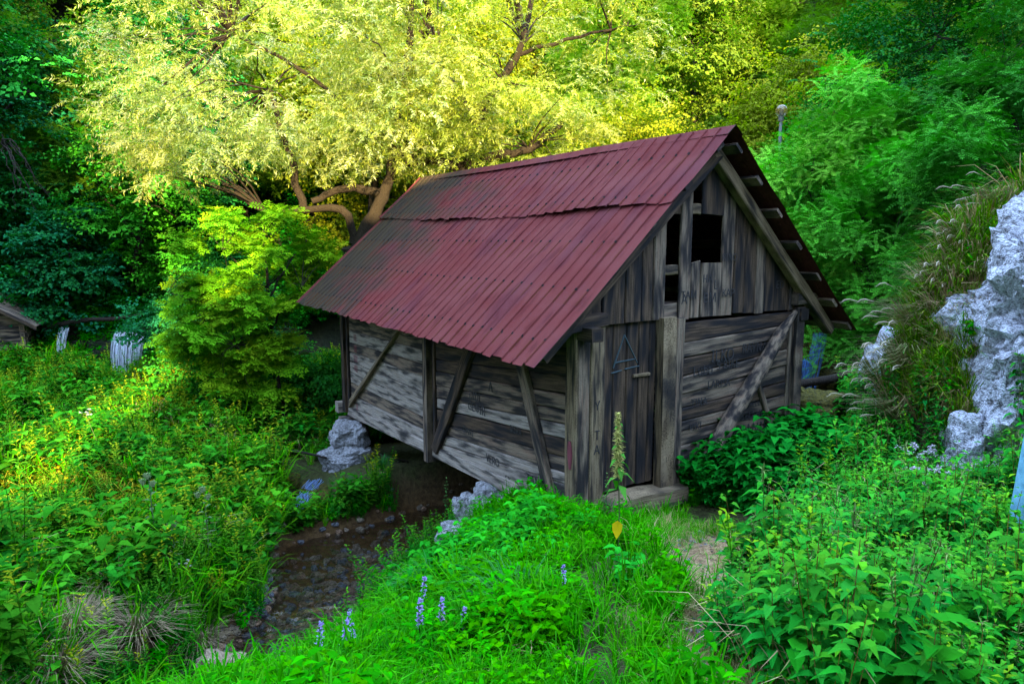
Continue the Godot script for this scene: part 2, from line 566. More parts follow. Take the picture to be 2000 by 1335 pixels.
func fall(called: String, a: Vector3, across: Vector3, down: Vector3, count: int, m: Material, wild := 0.012) -> void:
	var b := MB.new()
	for i in count:
		var t := (i + rf(-0.4, 0.4)) / count
		var p := a + across * t + Vector3(0, rf(-0.04, 0.02), rf(-0.05, 0.06))
		var l := rf(0.55, 1.05) if rf(0, 1) < 0.5 else 1.0
		var pts := []
		var rad := []
		b.col = Color(1, 1, 1) * (rf(0.65, 1.0) if rf(0, 1) < 0.85 else rf(0.2, 0.5))
		for k in 6:
			var u := k / 5.0
			pts.append(p + Vector3(down.x * u, down.y * u * u * l * 0.4 + down.y * u * l * 0.6, down.z * (1.0 - (1.0 - u) * (1.0 - u))) + Vector3(rf(-wild, wild), rf(-wild, wild) * 0.4, rf(-wild, wild)))
			rad.append(rf(0.3, 1.5) * across.length() / count * 0.7)
		b.tube(pts, rad, 4, false)
	tag(single(called, b.mesh(), m), "", "", "", "structure")


# ---------- the mill ----------
# a plank from its four front corners (start low, end low, end high, start high); out points away from the wall
func plank(called: String, a: Vector3, b: Vector3, d: Vector3, e: Vector3, out: Vector3, thick: float, mat: Material, parent: Node3D, rough := 0.006, seg := 3) -> MeshInstance3D:
	if (e - a).length() > (b - a).length():   # the grain runs the long way
		var keep := a
		a = b; b = d; d = e; e = keep
	var m := MB.new()
	var run := rf(0, 8)
	var row := rf(0, 1)
	var long := (b - a).length()
	var high := (e - a).length()
	var rings := []
	var ch := minf(0.012, high * 0.2)
	for i in seg + 1:
		var t := float(i) / seg
		var lo := a.lerp(b, t)
		var hi := e.lerp(d, t)
		var up := (hi - lo).normalized()
		lo += up * rf(-rough, rough) + out * rf(-rough, rough) * 0.5
		hi += up * rf(-rough, rough) + out * rf(-rough, rough) * 0.5
		rings.append([lo - out * thick, lo - out * ch, lo + up * ch, hi - up * ch, hi - out * ch, hi - out * thick])
	var vs := [0.0, 0.04, 0.06, high / 0.55, high / 0.55 + 0.02, high / 0.55 + 0.06]
	for i in seg:
		var u0 := run + long * i / seg / 4.0
		var u1 := run + long * (i + 1) / seg / 4.0
		for k in 6:
			var k2 := (k + 1) % 6
			m.quad(rings[i][k], rings[i + 1][k], rings[i + 1][k2], rings[i][k2], Vector2(u0, row + vs[k]), Vector2(u1, row + vs[k]), Vector2(u1, row + vs[k2]), Vector2(u0, row + vs[k2]))
	for q in [0, seg]:
		var c: Vector3 = (rings[q][0] + rings[q][3]) * 0.5
		for k in 6:
			var k2 := (k + 1) % 6
			if q == 0:
				m.tri(c, rings[q][k2], rings[q][k], Vector2(run, row), Vector2(run + 0.01, row + 0.1), Vector2(run, row + 0.1))
			else:
				m.tri(c, rings[q][k], rings[q][k2], Vector2(run, row), Vector2(run + 0.01, row + 0.1), Vector2(run, row + 0.1))
	return part(called, m.mesh(), mat, parent)


# a beam between two points with a rectangular section
func beam(called: String, p: Vector3, q: Vector3, w: float, h: float, up: Vector3, mat: Material, parent: Node3D, rough := 0.006) -> MeshInstance3D:
	var dir := (q - p).normalized()
	var side := dir.cross(up).normalized()
	var u := side.cross(dir).normalized()
	var o := side * w * 0.5
	return plank(called, p + o - u * h * 0.5, q + o - u * h * 0.5, q + o + u * h * 0.5, p + o + u * h * 0.5, side, w, mat, parent, rough, 4)


func lw(l: float, y: float, off := 0.0) -> Vector3:   # a point on the stream-side wall
	return Vector3(-off, y, -l)


func fw(w: float, y: float, off := 0.0) -> Vector3:   # a point on the gable wall
	return Vector3(w, y, off)


func roof_y(w: float) -> float:
	return 4.48 - (0.904 * (1.92 - w) if w < 1.92 else 0.95 * (w - 1.92))


func lettering(text: String, parent: Node3D, at: Vector3, face: Basis, size: float, mat: Material, called := "lettering") -> void:
	var t := TextMesh.new()
	var f := SystemFont.new()
	f.font_names = PackedStringArray(["Droid Sans"])
	t.font = f
	t.text = text
	t.font_size = 32
	t.pixel_size = size / 24.0
	t.depth = 0.004
	t.curve_step = 4.0
	var o := part(called, t, mat, parent)
	o.transform = Transform3D(face, at)


func bayed(lows: Array, highs: Array, l0: float, l1: float, mats: Array, parent: Node3D) -> Array:
	var out := []
	for i in lows.size() - 1:
		var g := 0.005
		var off := rf(0.0, 0.018)
		out.append(plank("wall_board", lw(l0, lows[i + 1] + g, off), lw(l1, highs[i + 1] + g, off), lw(l1, highs[i] - g, off), lw(l0, lows[i] - g, off), Vector3(-1, 0, 0), 0.05, M[mats[i % mats.size()]], parent, 0.008, 4))
	return out


func build_mill() -> void:
	var h := thing("water_mill", "old weathered timber water mill with a red corrugated metal roof, standing over the stream", "water mill", MILL_AT, TURN)
	var face_l := Basis(Vector3(0, 0, 1), Vector3(0, 1, 0), Vector3(-1, 0, 0))
	var face_f := Basis.IDENTITY
	# stream-side wall, far bay and near bay (heights read off board by board)
	var far_b := bayed([2.1, 1.38, 1.14, 0.95, 0.76, 0.52, 0.31, 0.04, -0.21], [2.1, 1.46, 1.22, 1.02, 0.75, 0.55, 0.33, 0.13, -0.14], 7.78, 3.98, ["grey", "pale", "grey", "pale", "pale", "pale", "grey", "pale"], h)
	var near_b := bayed([2.1, 1.36, 1.17, 0.95, 0.74, 0.57, 0.36, 0.18, 0.02, -0.13], [2.1, 1.68, 1.46, 1.27, 1.1, 0.92, 0.7, 0.52, 0.38, 0.13], 3.82, 0.16, ["dark", "dark", "grey", "grey", "pale", "dark", "grey", "pale", "pale"], h)
	plank("sill_beam", lw(7.82, -0.4, 0.05), lw(0.35, -0.07, 0.05), lw(0.35, 0.13, 0.05), lw(7.8, -0.2, 0.05), Vector3(-1, 0, 0), 0.22, M.pale, h, 0.012, 7)
	# posts of that wall
	beam("corner_post", lw(7.86, -0.32, 0.03), lw(7.86, 2.0, 0.03), 0.16, 0.17, Vector3(0, 0, 1), M.dark, h)
	plank("post_board", lw(7.76, -0.2, 0.06), lw(7.76, 1.95, 0.06), lw(7.68, 1.95, 0.06), lw(7.68, -0.2, 0.06), Vector3(-1, 0, 0), 0.05, M.dark, h)
	plank("post_board", lw(4.03, -0.13, 0.07), lw(4.03, 2.0, 0.07), lw(3.92, 2.0, 0.07), lw(3.92, -0.13, 0.07), Vector3(-1, 0, 0), 0.06, M.dark, h)
	beam("wall_post", lw(3.84, -0.3, 0.06), lw(3.84, 2.0, 0.06), 0.15, 0.14, Vector3(0, 0, 1), M.grey, h)
	plank("post_board", lw(3.74, -0.1, 0.05), lw(3.74, 2.0, 0.05), lw(3.66, 2.0, 0.05), lw(3.66, -0.1, 0.05), Vector3(-1, 0, 0), 0.05, M.dark, h)
	# braces of that wall
	plank("brace", lw(7.66, -0.2, 0.09), lw(4.85, 1.78, 0.09), lw(4.62, 1.95, 0.09), lw(7.6, -0.02, 0.09), Vector3(-1, 0, 0), 0.07, M.tan, h, 0.012, 5)
	plank("brace", lw(3.56, -0.12, 0.09), lw(2.2, 1.9, 0.09), lw(2.42, 1.95, 0.09), lw(3.76, -0.06, 0.09), Vector3(-1, 0, 0), 0.07, M.dark, h, 0.014, 5)
	plank("brace", lw(0.36, 0.1, 0.09), lw(1.14, 1.92, 0.09), lw(1.32, 1.92, 0.09), lw(0.54, 0.1, 0.09), Vector3(-1, 0, 0), 0.07, M.grey, h, 0.008, 4)
	# the corner: boards round the post
	plank("corner_board", lw(0.22, 0.0, 0.035), lw(0.22, 2.15, 0.035), lw(0.15, 2.15, 0.035), lw(0.15, 0.0, 0.035), Vector3(-1, 0, 0), 0.05, M.tan, h, 0.01)
	plank("corner_board", lw(0.14, -0.1, 0.07), lw(0.14, 2.2, 0.07), lw(-0.03, 2.2, 0.07), lw(-0.03, -0.1, 0.07), Vector3(-1, 0, 0), 0.08, M.tan, h, 0.008)
	plank("corner_board", fw(-0.05, -0.15, 0.05), fw(0.12, -0.15, 0.05), fw(0.12, 2.25, 0.05), fw(-0.05, 2.25, 0.05), Vector3(0, 0, 1), 0.09, M.grey, h, 0.006)
	var post_a := plank("corner_board", fw(0.125, -0.1, 0.06), fw(0.33, -0.1, 0.06), fw(0.32, 2.27, 0.06), fw(0.125, 2.27, 0.06), Vector3(0, 0, 1), 0.09, M.tan, h, 0.006)
	# gable wall, right of the door: horizontal boards
	var bl := [2.21, 1.95, 1.77, 1.53, 1.3, 1.12, 0.96, 0.83, 0.64, 0.36, 0.1]
	var br := [2.24, 2.06, 1.88, 1.73, 1.5, 1.26, 1.09, 0.92, 0.71, 0.45, 0.15]
	var fm := ["dark", "grey", "dark", "grey", "grey", "dark", "grey", "grey", "grey", "grey"]
	var fb := []
	for i in 10:
		var off := rf(-0.01, 0.012)
		fb.append(plank("wall_board", fw(1.52, bl[i + 1] + 0.005, off), fw(3.66, br[i + 1] + 0.005, off), fw(3.66, br[i] - 0.005, off), fw(1.52, bl[i] - 0.005, off), Vector3(0, 0, 1), 0.05, M[fm[i]], h, 0.011, 4))
	beam("corner_post", fw(3.75, -0.1, 0.0), fw(3.75, 2.3, 0.0), 0.17, 0.18, Vector3(0, 0, 1), M.grey, h)
	plank("post_board", fw(3.585, -0.1, 0.035), fw(3.655, -0.1, 0.035), fw(3.64, 2.2, 0.035), fw(3.58, 2.2, 0.035), Vector3(0, 0, 1), 0.04, M.grey, h)
	beam("door_post", fw(1.32, 0.02, 0.02), fw(1.3, 2.3, 0.02), 0.22, 0.14, Vector3(0, 0, 1), M.tan, h)
	plank("post_board", fw(1.44, 0.05, 0.06), fw(1.57, 0.05, 0.06), fw(1.57, 2.28, 0.06), fw(1.44, 2.28, 0.06), Vector3(0, 0, 1), 0.06, M.grey, h)
	# leaning round pole and the small strut under it
	var m := MB.new()
	m.tube([fw(1.84, 0.3, 0.16), fw(2.35, 0.93, 0.14), fw(2.9, 1.52, 0.13), fw(3.3, 1.98, 0.11), fw(3.6, 2.25, 0.1)], [0.115, 0.11, 0.1, 0.085, 0.03], 10)
	part("brace_pole", m.mesh(), M.grey, h)
	plank("brace", fw(2.92, 1.4, 0.06), fw(3.4, 0.3, 0.06), fw(3.5, 0.34, 0.06), fw(2.98, 1.42, 0.06), Vector3(0, 0, 1), 0.045, M.grey, h, 0.005)
	# the door
	var door := Node3D.new()
	door.name = "door"
	h.add_child(door, true)
	var dx := [0.34, 0.53, 0.735, 0.92, 1.09, 1.2]
	for i in 5:
		plank("door_plank", fw(dx[i] + 0.004, 0.26, -0.05), fw(dx[i + 1] - 0.004, 0.26 + rf(-0.02, 0.02), -0.05), fw(dx[i + 1] - 0.004, 2.3, -0.05), fw(dx[i] + 0.004, 2.3, -0.05), Vector3(0, 0, 1), 0.035, M.dark, door, 0.004)
	plank("latch", fw(0.83, 1.6, -0.02), fw(1.09, 1.6, -0.02), fw(1.09, 1.64, -0.02), fw(0.83, 1.635, -0.02), Vector3(0, 0, 1), 0.03, M.tan, door, 0.003)
	for q in [[0.53, 1.74, 0.69, 2.12], [0.69, 2.12, 0.9, 1.77], [0.56, 1.8, 0.86, 1.82], [0.5, 1.68, 0.66, 1.7], [0.7, 1.71, 0.93, 1.73]]:
		var c := MB.new()
		c.tube([fw(q[0], q[1], -0.048), fw(q[2], q[3], -0.048)], [0.011, 0.009], 5)
		part("chalk_mark", c.mesh(), M.chalk, door)
	beam("threshold", fw(0.3, 0.1, 0.08), fw(1.55, 0.1, 0.08), 0.3, 0.22, Vector3(0, 1, 0), M.tan, h, 0.02)
	beam("lintel_beam", fw(0.1, 2.38, -0.16), fw(3.8, 2.38, -0.16), 0.12, 0.16, Vector3(0, 1, 0), M.dark, h)
	# upright planks of the gable, with the openings left
	var gx := [0.02, 0.31, 0.65, 0.9, 1.08, 1.28, 1.49, 1.69, 1.86, 2.23, 2.46, 2.66, 2.87, 3.05, 3.27, 3.58, 3.74]
	var gm := ["dark", "dark", "dark", "dark", "grey", "x", "grey", "grey", "grey", "grey", "dark", "dark", "grey", "dark", "dark", "grey"]
	var gp := []
	for i in 16:
		var a: float = gx[i] + 0.005
		var b: float = gx[i + 1] - 0.005
		var bot := 2.27 + rf(-0.02, 0.02) - (0.02 if i == 6 else 0.0)
		var ta := roof_y(a) - 0.1
		var tb := roof_y(b) - 0.1
		var off := rf(-0.008, 0.012)
		if i == 5:
			plank("gable_plank", fw(a - 0.02, bot, -0.02), fw(b + 0.02, bot, -0.02), fw(b + 0.02, 2.46, -0.02), fw(a - 0.02, 2.45, -0.02), Vector3(0, 0, 1), 0.03, M.grey, h)
			plank("window_bar", fw(a - 0.03, 2.8, -0.02), fw(b + 0.03, 2.81, -0.02), fw(b + 0.03, 2.92, -0.02), fw(a - 0.03, 2.92, -0.02), Vector3(0, 0, 1), 0.03, M.tan, h)
			plank("gable_plank", fw(a, 3.53, off), fw(b, 3.53, off), fw(b, tb, off), fw(a, ta, off), Vector3(0, 0, 1), 0.03, M.dark, h)
		elif i == 7 or i == 8:
			gp.append(plank("gable_plank", fw(a, bot, off), fw(b, bot, off), fw(b, 2.95 + rf(-0.02, 0.02), off), fw(a, 2.94, off), Vector3(0, 0, 1), 0.03, M.grey, h))
			if i == 8:
				plank("gable_plank", fw(a - 0.02, 3.54, off), fw(b, 3.52, off), fw(b, minf(tb, 4.3), off), fw(a - 0.02, ta, off), Vector3(0, 0, 1), 0.03, M.dark, h)
			else:
				plank("window_bar", fw(a - 0.02, 3.53, -0.01), fw(b - 0.02, 3.53, -0.01), fw(b - 0.02, 3.66, -0.01), fw(a - 0.02, 3.66, -0.01), Vector3(0, 0, 1), 0.03, M.tan, h)
		else:
			gp.append(plank("gable_plank", fw(a, bot, off), fw(b, bot, off), fw(b, tb, off), fw(a, ta, off), Vector3(0, 0, 1), 0.03, M[gm[i]], h, 0.004, 4))
	# plate and tie beams whose ends stick out, and the rafters
	beam("wall_plate", Vector3(0.02, 2.2, 0.3), Vector3(0.02, 2.2, -7.95), 0.16, 0.16, Vector3(0, 1, 0), M.dark, h)
	beam("wall_plate", Vector3(3.78, 2.2, 0.12), Vector3(3.78, 2.2, -7.95), 0.16, 0.16, Vector3(0, 1, 0), M.dark, h)
	beam("tie_beam", fw(3.62, 2.42, 0.03), fw(4.16, 2.42, 0.03), 0.18, 0.15, Vector3(0, 1, 0), M.grey, h)
	beam("tie_beam", fw(-0.3, 2.28, 0.04), fw(0.3, 2.34, 0.04), 0.18, 0.15, Vector3(0, 1, 0), M.dark, h)
	for z in [0.1, -1.9, -3.9, -5.9, -7.9]:
		beam("rafter", Vector3(1.9, 4.26, z), Vector3(4.36, roof_y(4.36) - 0.22, z), 0.13, 0.14, Vector3(0, 1, 0), M.tan if z > 0 else M.dark, h, 0.01)
		beam("rafter", Vector3(1.94, 4.26, z), Vector3(-0.6, roof_y(-0.6) - 0.22, z), 0.13, 0.14, Vector3(0, 1, 0), M.dark, h, 0.01)
	for w in [2.04, 2.42, 2.82, 3.24, 3.68, 4.06, 4.42]:
		beam("roof_batten", Vector3(w, roof_y(w) - 0.075, 0.37), Vector3(w, roof_y(w) - 0.075, -8.0), 0.14, 0.045, Vector3(0.69, 0.72, 0), M.grey, h)
	for w in [1.8, 1.3, 0.8, 0.3, -0.2, -0.7]:
		beam("roof_batten", Vector3(w, roof_y(w) - 0.075, 0.3), Vector3(w, roof_y(w) - 0.075, -8.0), 0.14, 0.045, Vector3(-0.67, 0.74, 0), M.grey, h)
	# the other two walls, back gable and floor
	for i in 10:
		var y0 := -0.25 + i * 0.26
		plank("wall_board", Vector3(3.8, y0 + 0.005, -0.1), Vector3(3.8, y0 + 0.005, -7.8), Vector3(3.8, y0 + 0.255, -7.8), Vector3(3.8, y0 + 0.255, -0.1), Vector3(1, 0, 0), 0.05, M.grey if i % 2 else M.dark, h)
		plank("wall_board", Vector3(0.05, y0 + 0.005, -7.82), Vector3(3.75, y0 + 0.005, -7.82), Vector3(3.75, y0 + 0.255, -7.82), Vector3(0.05, y0 + 0.255, -7.82), Vector3(0, 0, -1), 0.05, M.grey, h)
	for i in 12:
		var a := 0.05 + i * 0.308
		plank("gable_plank", Vector3(a, 2.36, -7.82), Vector3(a + 0.3, 2.36, -7.82), Vector3(a + 0.3, roof_y(a + 0.3) - 0.1, -7.82), Vector3(a, roof_y(a) - 0.1, -7.82), Vector3(0, 0, -1), 0.03, M.dark, h)
	for i in 12:
		var a := 0.06 + i * 0.308
		plank("floor_plank", Vector3(a, -0.02, -0.12), Vector3(a, -0.2, -7.75), Vector3(a + 0.3, -0.2, -7.75), Vector3(a + 0.3, -0.02, -0.12), Vector3(0, 1, 0), 0.05, M.dark, h)
	for z in [-2.4, -5.0]:
		beam("floor_joist", Vector3(0.1, -0.26, z), Vector3(3.75, -0.26, z), 0.16, 0.16, Vector3(0, 1, 0), M.dark, h)
	beam("sill_beam", fw(1.5, 0.02, 0.02), fw(3.85, 0.08, 0.02), 0.16, 0.16, Vector3(0, 1, 0), M.grey, h)
	# squared blocks under the far corner
	beam("support_block", Vector3(-0.2, -0.25, -8.05), Vector3(0.6, -0.25, -8.05), 0.2, 0.22, Vector3(0, 1, 0), M.pale, h)
	beam("support_block", Vector3(-0.2, -0.53, -7.85), Vector3(0.5, -0.53, -7.85), 0.24, 0.2, Vector3(0, 1, 0), M.pale, h)
	build_roof(h)
	# what people have scratched and painted on the boards
	for q in [["GEФIR", 4, 2.35, 0.86, 0.13], ["DIDI", 3, 2.4, 1.02, 0.12], ["VERO", 7, 1.9, 0.22, 0.11], ["TANE", 8, 0.85, 0.22, 0.13], ["A", 2, 1.95, 1.24, 0.14], ["SK", 8, 1.5, 0.06, 0.1], ["MIRA", 5, 1.3, 0.78, 0.09], ["DANI", 6, 2.6, 0.47, 0.1]]:
		lettering(q[0], near_b[q[1]], lw(q[2], q[3], 0.027), face_l, q[4], M.ink)
	for q in [["III", 1, 1.28], ["IIII", 3, 0.86], ["VII", 4, 0.66], ["VI", 6, 0.17], ["II", 7, -0.12], ["III", 2, 1.06]]:
		lettering(q[0], far_b[q[1]], lw(7.3, q[2], 0.027), face_l, 0.12, M.red, "red_numeral")
	for q in [["NIKEHANIE", 8, 2.72, 0.68, 0.16], ["SELANIE", 7, 2.95, 0.88, 0.1], ["NELL", 6, 2.95, 1.03, 0.08], ["ILKO", 2, 2.3, 1.75, 0.15], ["RAYNA", 2, 2.9, 1.8, 0.12], ["Lubo", 3, 1.95, 1.58, 0.12], ["S BIKE", 3, 2.4, 1.62, 0.11], ["LARISA", 4, 2.25, 1.38, 0.1], ["TINA", 5, 1.9, 1.18, 0.1], ["VIKI", 7, 1.85, 0.87, 0.09]]:
		lettering(q[0], fb[q[1]], fw(q[2], q[3], 0.016), face_f, q[4], M.ink)
	for q in [["T", 1.0], ["A", 0.83], ["Y", 1.35]]:
		lettering(q[0], post_a, fw(0.22, q[1], 0.064), face_f, 0.11, M.ink)
	for q in [["TAM", 6, 1.66, 2.55, 0.1], ["BM", 8, 2.02, 2.5, 0.12], ["L", 8, 2.12, 2.66, 0.12], ["HA", 8, 1.97, 2.74, 0.1], ["A", 5, 1.58, 2.5, 0.12], ["RINO", 9, 2.35, 3.0, 0.09], ["KAP", 9, 2.35, 2.55, 0.1], ["ED", 14, 3.35, 2.62, 0.1]]:
		lettering(q[0], gp[mini(q[1], gp.size() - 1)], fw(q[2], q[3], 0.016), face_f, q[4], M.ink)
	var blot := MB.new()
	blot.tube([lw(0.06, 0.95, 0.078), lw(0.05, 0.8, 0.078), lw(0.05, 0.62, 0.078)], [0.02, 0.035, 0.015], 8)
	part("red_paint", blot.mesh(), M.red, h).scale = Vector3(1, 1, 1)


func build_roof(h: Node3D) -> void:
	var pitch := 0.222
	var per := 5
	for side in [-1, 1]:
		var run := 2.8 if side < 0 else 2.65
		var slope := 0.904 if side < 0 else 0.95
		var along_ := Vector3(side, -slope, 0)
		var nrm := Vector3(side * slope, 1, 0).normalized()
		var lap := [0.90, 0.93, 0.97, 1.0, 1.01, 1.01, 0.97, 0.93, 0.91]
		for row in 2:
			for k in 8:
				var l0 := -0.4 + k * per * pitch * 0.9775
				var cut0: float = lap[8 - k] + 0.05
				var cut1: float = lap[7 - k] + 0.05
				var m := MB.new()
				var s0 := (0.0 if row == 0 else 0.86)
				var s1 := (cut0 if row == 0 else run)
				var lift := 0.03 if row == 0 else 0.0
				var segs := 3
				var prof := []
				for r in per:
					var o := r * pitch
					prof.append_array([Vector2(o, 0), Vector2(o + 0.18, rf(-0.003, 0.003)), Vector2(o + 0.188, 0.016), Vector2(o + 0.204, 0.016), Vector2(o + 0.212, 0)])
				prof.append(Vector2(per * pitch + 0.012, 0.004))
				var rows := []
				for s in segs + 1:
					var t := lerpf(s0, s1, float(s) / segs)
					var line := []
					for p in prof:
						var l: float = l0 + p.x * 0.9775
						var jag := rf(-0.018, 0.018) if (s == segs) else 0.0
						var sag := 0.02 * sin(l * 1.7 + row * 2.0) * sin(t * 2.2) + (0.03 * sin(l * 0.8 + 1.0) if t < 0.2 else 0.0) + rf(-0.004, 0.004)
						if s == segs and row == 0:
							sag += 0.012
						var more: float = (cut1 - cut0) * p.x / (per * pitch) if row == 0 and s == segs else 0.0
						line.append(Vector3(1.92, 4.48, -l) + along_ * (t + jag + more) + nrm * (p.y + lift + sag))
					rows.append(line)
				for s in segs:
					for i in prof.size() - 1:
						var u0: float = (l0 + prof[i].x + 0.4) / 8.6
						var u1: float = (l0 + prof[i + 1].x + 0.4) / 8.6
						var v0 := lerpf(s0, s1, float(s) / segs) / 2.9
						var v1 := lerpf(s0, s1, float(s + 1) / segs) / 2.9
						if side < 0:
							m.quad(rows[s][i], rows[s][i + 1], rows[s + 1][i + 1], rows[s + 1][i], Vector2(u0, v0), Vector2(u1, v0), Vector2(u1, v1), Vector2(u0, v1))
						else:
							m.quad(rows[s][i + 1], rows[s][i], rows[s + 1][i], rows[s + 1][i + 1], Vector2(u1, v0), Vector2(u0, v0), Vector2(u0, v1), Vector2(u1, v1))
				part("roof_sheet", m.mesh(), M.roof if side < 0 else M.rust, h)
	# folded ridge sheets, not quite in line
	for k in 3:
		var a := 0.41 - k * 2.85
		var b := a - 2.87
		var m := MB.new()
		var dy: float = [0.03, 0.036, 0.03][k]
		var tilt: float = [0.02, -0.01, 0.0][k]
		for s in [-1, 1]:
			var e := Vector3(1.92 + s * 0.13, 4.48 + dy - 0.075, 0)
			var p := Vector3(1.92, 4.48 + dy + 0.035, a)
			var q := Vector3(1.92, 4.48 + dy + 0.035 + tilt, b)
			if s < 0:
				m.quad(p, q, Vector3(e.x, e.y + tilt, b), Vector3(e.x, e.y, a), Vector2((0.4 - a) / 8.6, 0.01), Vector2((0.4 - b) / 8.6, 0.01), Vector2((0.4 - b) / 8.6, 0.05), Vector2((0.4 - a) / 8.6, 0.05))
			else:
				m.quad(q, p, Vector3(e.x, e.y, a), Vector3(e.x, e.y + tilt, b))
		part("ridge_cap", m.mesh(), M.roof, h)


# ---------- rocks ----------
func rock_mesh(size: Vector3, sd: int, res := 20, rough := 0.35, pits := 0.06) -> ArrayMesh:
	var f := FastNoiseLite.new()
	f.seed = sd
	f.frequency = 0.7
	f.fractal_octaves = 4
	var g := FastNoiseLite.new()
	g.seed = sd + 5
	g.noise_type = FastNoiseLite.TYPE_CELLULAR
	g.cellular_return_type = FastNoiseLite.RETURN_DISTANCE
	g.frequency = 1.1
	g.fractal_octaves = 3
	var hcell := FastNoiseLite.new()
	hcell.seed = sd + 9
	hcell.noise_type = FastNoiseLite.TYPE_CELLULAR
	hcell.cellular_return_type = FastNoiseLite.RETURN_CELL_VALUE
	hcell.frequency = 0.9
	hcell.fractal_octaves = 2
	var b := MB.new()
	var big := maxf(size.x, maxf(size.y, size.z))
	var pts := []
	for j in res + 1:
		var row := []
		var th := PI * j / res
		for i in res * 2 + 1:
			var ph := TAU * (i % (res * 2)) / (res * 2)
			var d := Vector3(sin(th) * cos(ph), cos(th), sin(th) * sin(ph))
			var q := d * 1.6
			var k := 1.0 + f.get_noise_3d(q.x * 0.8, q.y * 0.8, q.z * 0.8) * rough * 1.6
			# a few broken faces
			var e := Vector3(signf(d.x) * pow(absf(d.x), 0.72), signf(d.y) * pow(absf(d.y), 0.72), signf(d.z) * pow(absf(d.z), 0.72))
			var p := e * k * size * 0.88
			var w := p * (1.7 / maxf(big, 0.3)) if big < 0.8 else p * 1.9
			p += d * (g.get_noise_3d(w.x, w.y, w.z) + 0.5) * pits * minf(big, 1.2) + d * f.get_noise_3d(w.x * 3.0, w.y * 3.0, w.z * 3.0) * pits * minf(big, 1.2) * 0.9
			p += d * hcell.get_noise_3d(w.x * 0.9, w.y * 1.3, w.z * 0.9) * pits * minf(big, 1.2) * 1.1
			row.append(p)
		pts.append(row)
	for j in res:
		for i in res * 2:
			b.quad(pts[j][i], pts[j][i + 1], pts[j + 1][i + 1], pts[j + 1][i])
	return b.mesh()


func rock(label: String, at: Vector3, size: Vector3, sd: int, group := "", res := 18, category := "rock", called := "rock", mat: Material = null, pits := 0.06) -> MeshInstance3D:
	var o := single(called, rock_mesh(size, sd, res, 0.3, pits), mat if mat else M.rock, label, category, group)
	o.position = at
	return o


# ---------- leaves and plants ----------
func willow_spray() -> ArrayMesh:
	var b := MB.new()
	var p := Vector3.ZERO
	var d := Vector3(0.75, 0.1, 0)
	b.col = Color(0.14, 0.12, 0.06)
	for k in 12:
		var q := p + d.normalized() * 0.042
		b.blade(p, (q - p).normalized(), Vector3(0, 0, 1), 0.046, 0.0025)
		p = q
		d += Vector3(-0.02, -0.045, rf(-0.09, 0.09))
		for s in [-1, 1]:
			var dir := (d.normalized() * 0.75 + Vector3(rf(-0.5, 0.3), rf(-0.7, 0.5), s * rf(0.5, 1.3))).normalized()
			var c := rf(0.7, 1.3)
			b.col = Color(0.3 * c, 0.35 * c, 0.085 * rf(0.7, 1.8)) if rf(0, 1) < 0.83 else Color(0.5, 0.55, 0.36)
			b.blade(p, dir, dir.cross(Vector3(rf(-0.6, 0.6), 1, rf(-0.6, 0.6))).normalized(), rf(0.075, 0.125), rf(0.009, 0.013))
	return b.mesh()


func broad_spray(n: int, l: float, w: float, twig: float, spread := 1.0) -> ArrayMesh:
	var b := MB.new()
	for br in 3:
		var p := Vector3.ZERO
		var d := Vector3(1, 0.15, (br - 1) * 0.7).normalized()
		for k in n:
			var q := p + d * twig / n
			b.col = Color(0.1, 0.08, 0.05)
			b.blade(p, (q - p).normalized(), Vector3(0, 1, 0), twig / n, 0.004)
			p = q
			d = (d + Vector3(0, rf(-0.12, 0.06), rf(-0.15, 0.15))).normalized()
			var s := 1.0 if k % 2 else -1.0
			var dir := (d * 0.6 + Vector3(rf(-0.2, 0.2), rf(-0.25, 0.2), s * rf(0.5, 0.9) * spread)).normalized()
			var c := rf(0.7, 1.25)
			b.col = Color(0.85 * c, 1.0 * c, 0.8 * c * rf(0.6, 1.3))
			b.leaf(p, dir, dir.cross(Vector3(rf(-0.4, 0.4), 1, rf(-0.4, 0.4))).normalized(), l * rf(0.7, 1.2), w * rf(0.8, 1.2), 0.25, 0.25)
	return b.mesh()


func pinnate_spray(leaves: int, pairs: int, l: float, w: float, rachis: float) -> ArrayMesh:
	var b := MB.new()
	for k in leaves:
		var a := TAU * k / leaves + rf(-0.4, 0.4)
		var d := Vector3(cos(a) * 0.8 + 0.35, rf(0.05, 0.55), sin(a) * 0.8).normalized()
		var p := Vector3(rf(0, 0.12), rf(0, 0.1), 0)
		var c := rf(0.75, 1.2)
		for q in pairs:
			b.col = Color(0.6, 0.7, 0.4)
			b.blade(p, d, Vector3(0, 1, 0).cross(d).normalized(), rachis / pairs, 0.003)
			p += d * rachis / pairs
			d = (d + Vector3(0, -0.09, 0)).normalized()
			var side := d.cross(Vector3.UP).normalized()
			b.col = Color(0.8 * c, 1.0 * c, 0.7 * c) * rf(0.85, 1.15)
			for s in [-1.0, 1.0]:
				var dir: Vector3 = (side * s + d * 0.45 + Vector3(0, rf(-0.25, 0.1), 0)).normalized()
				b.blade(p, dir, d, l * (1.0 - 0.4 * absf(float(q) / pairs - 0.4)), w)
		b.blade(p, d, side_of(d), l, w)
	return b.mesh()


func side_of(d: Vector3) -> Vector3:
	return d.cross(Vector3.UP).normalized()


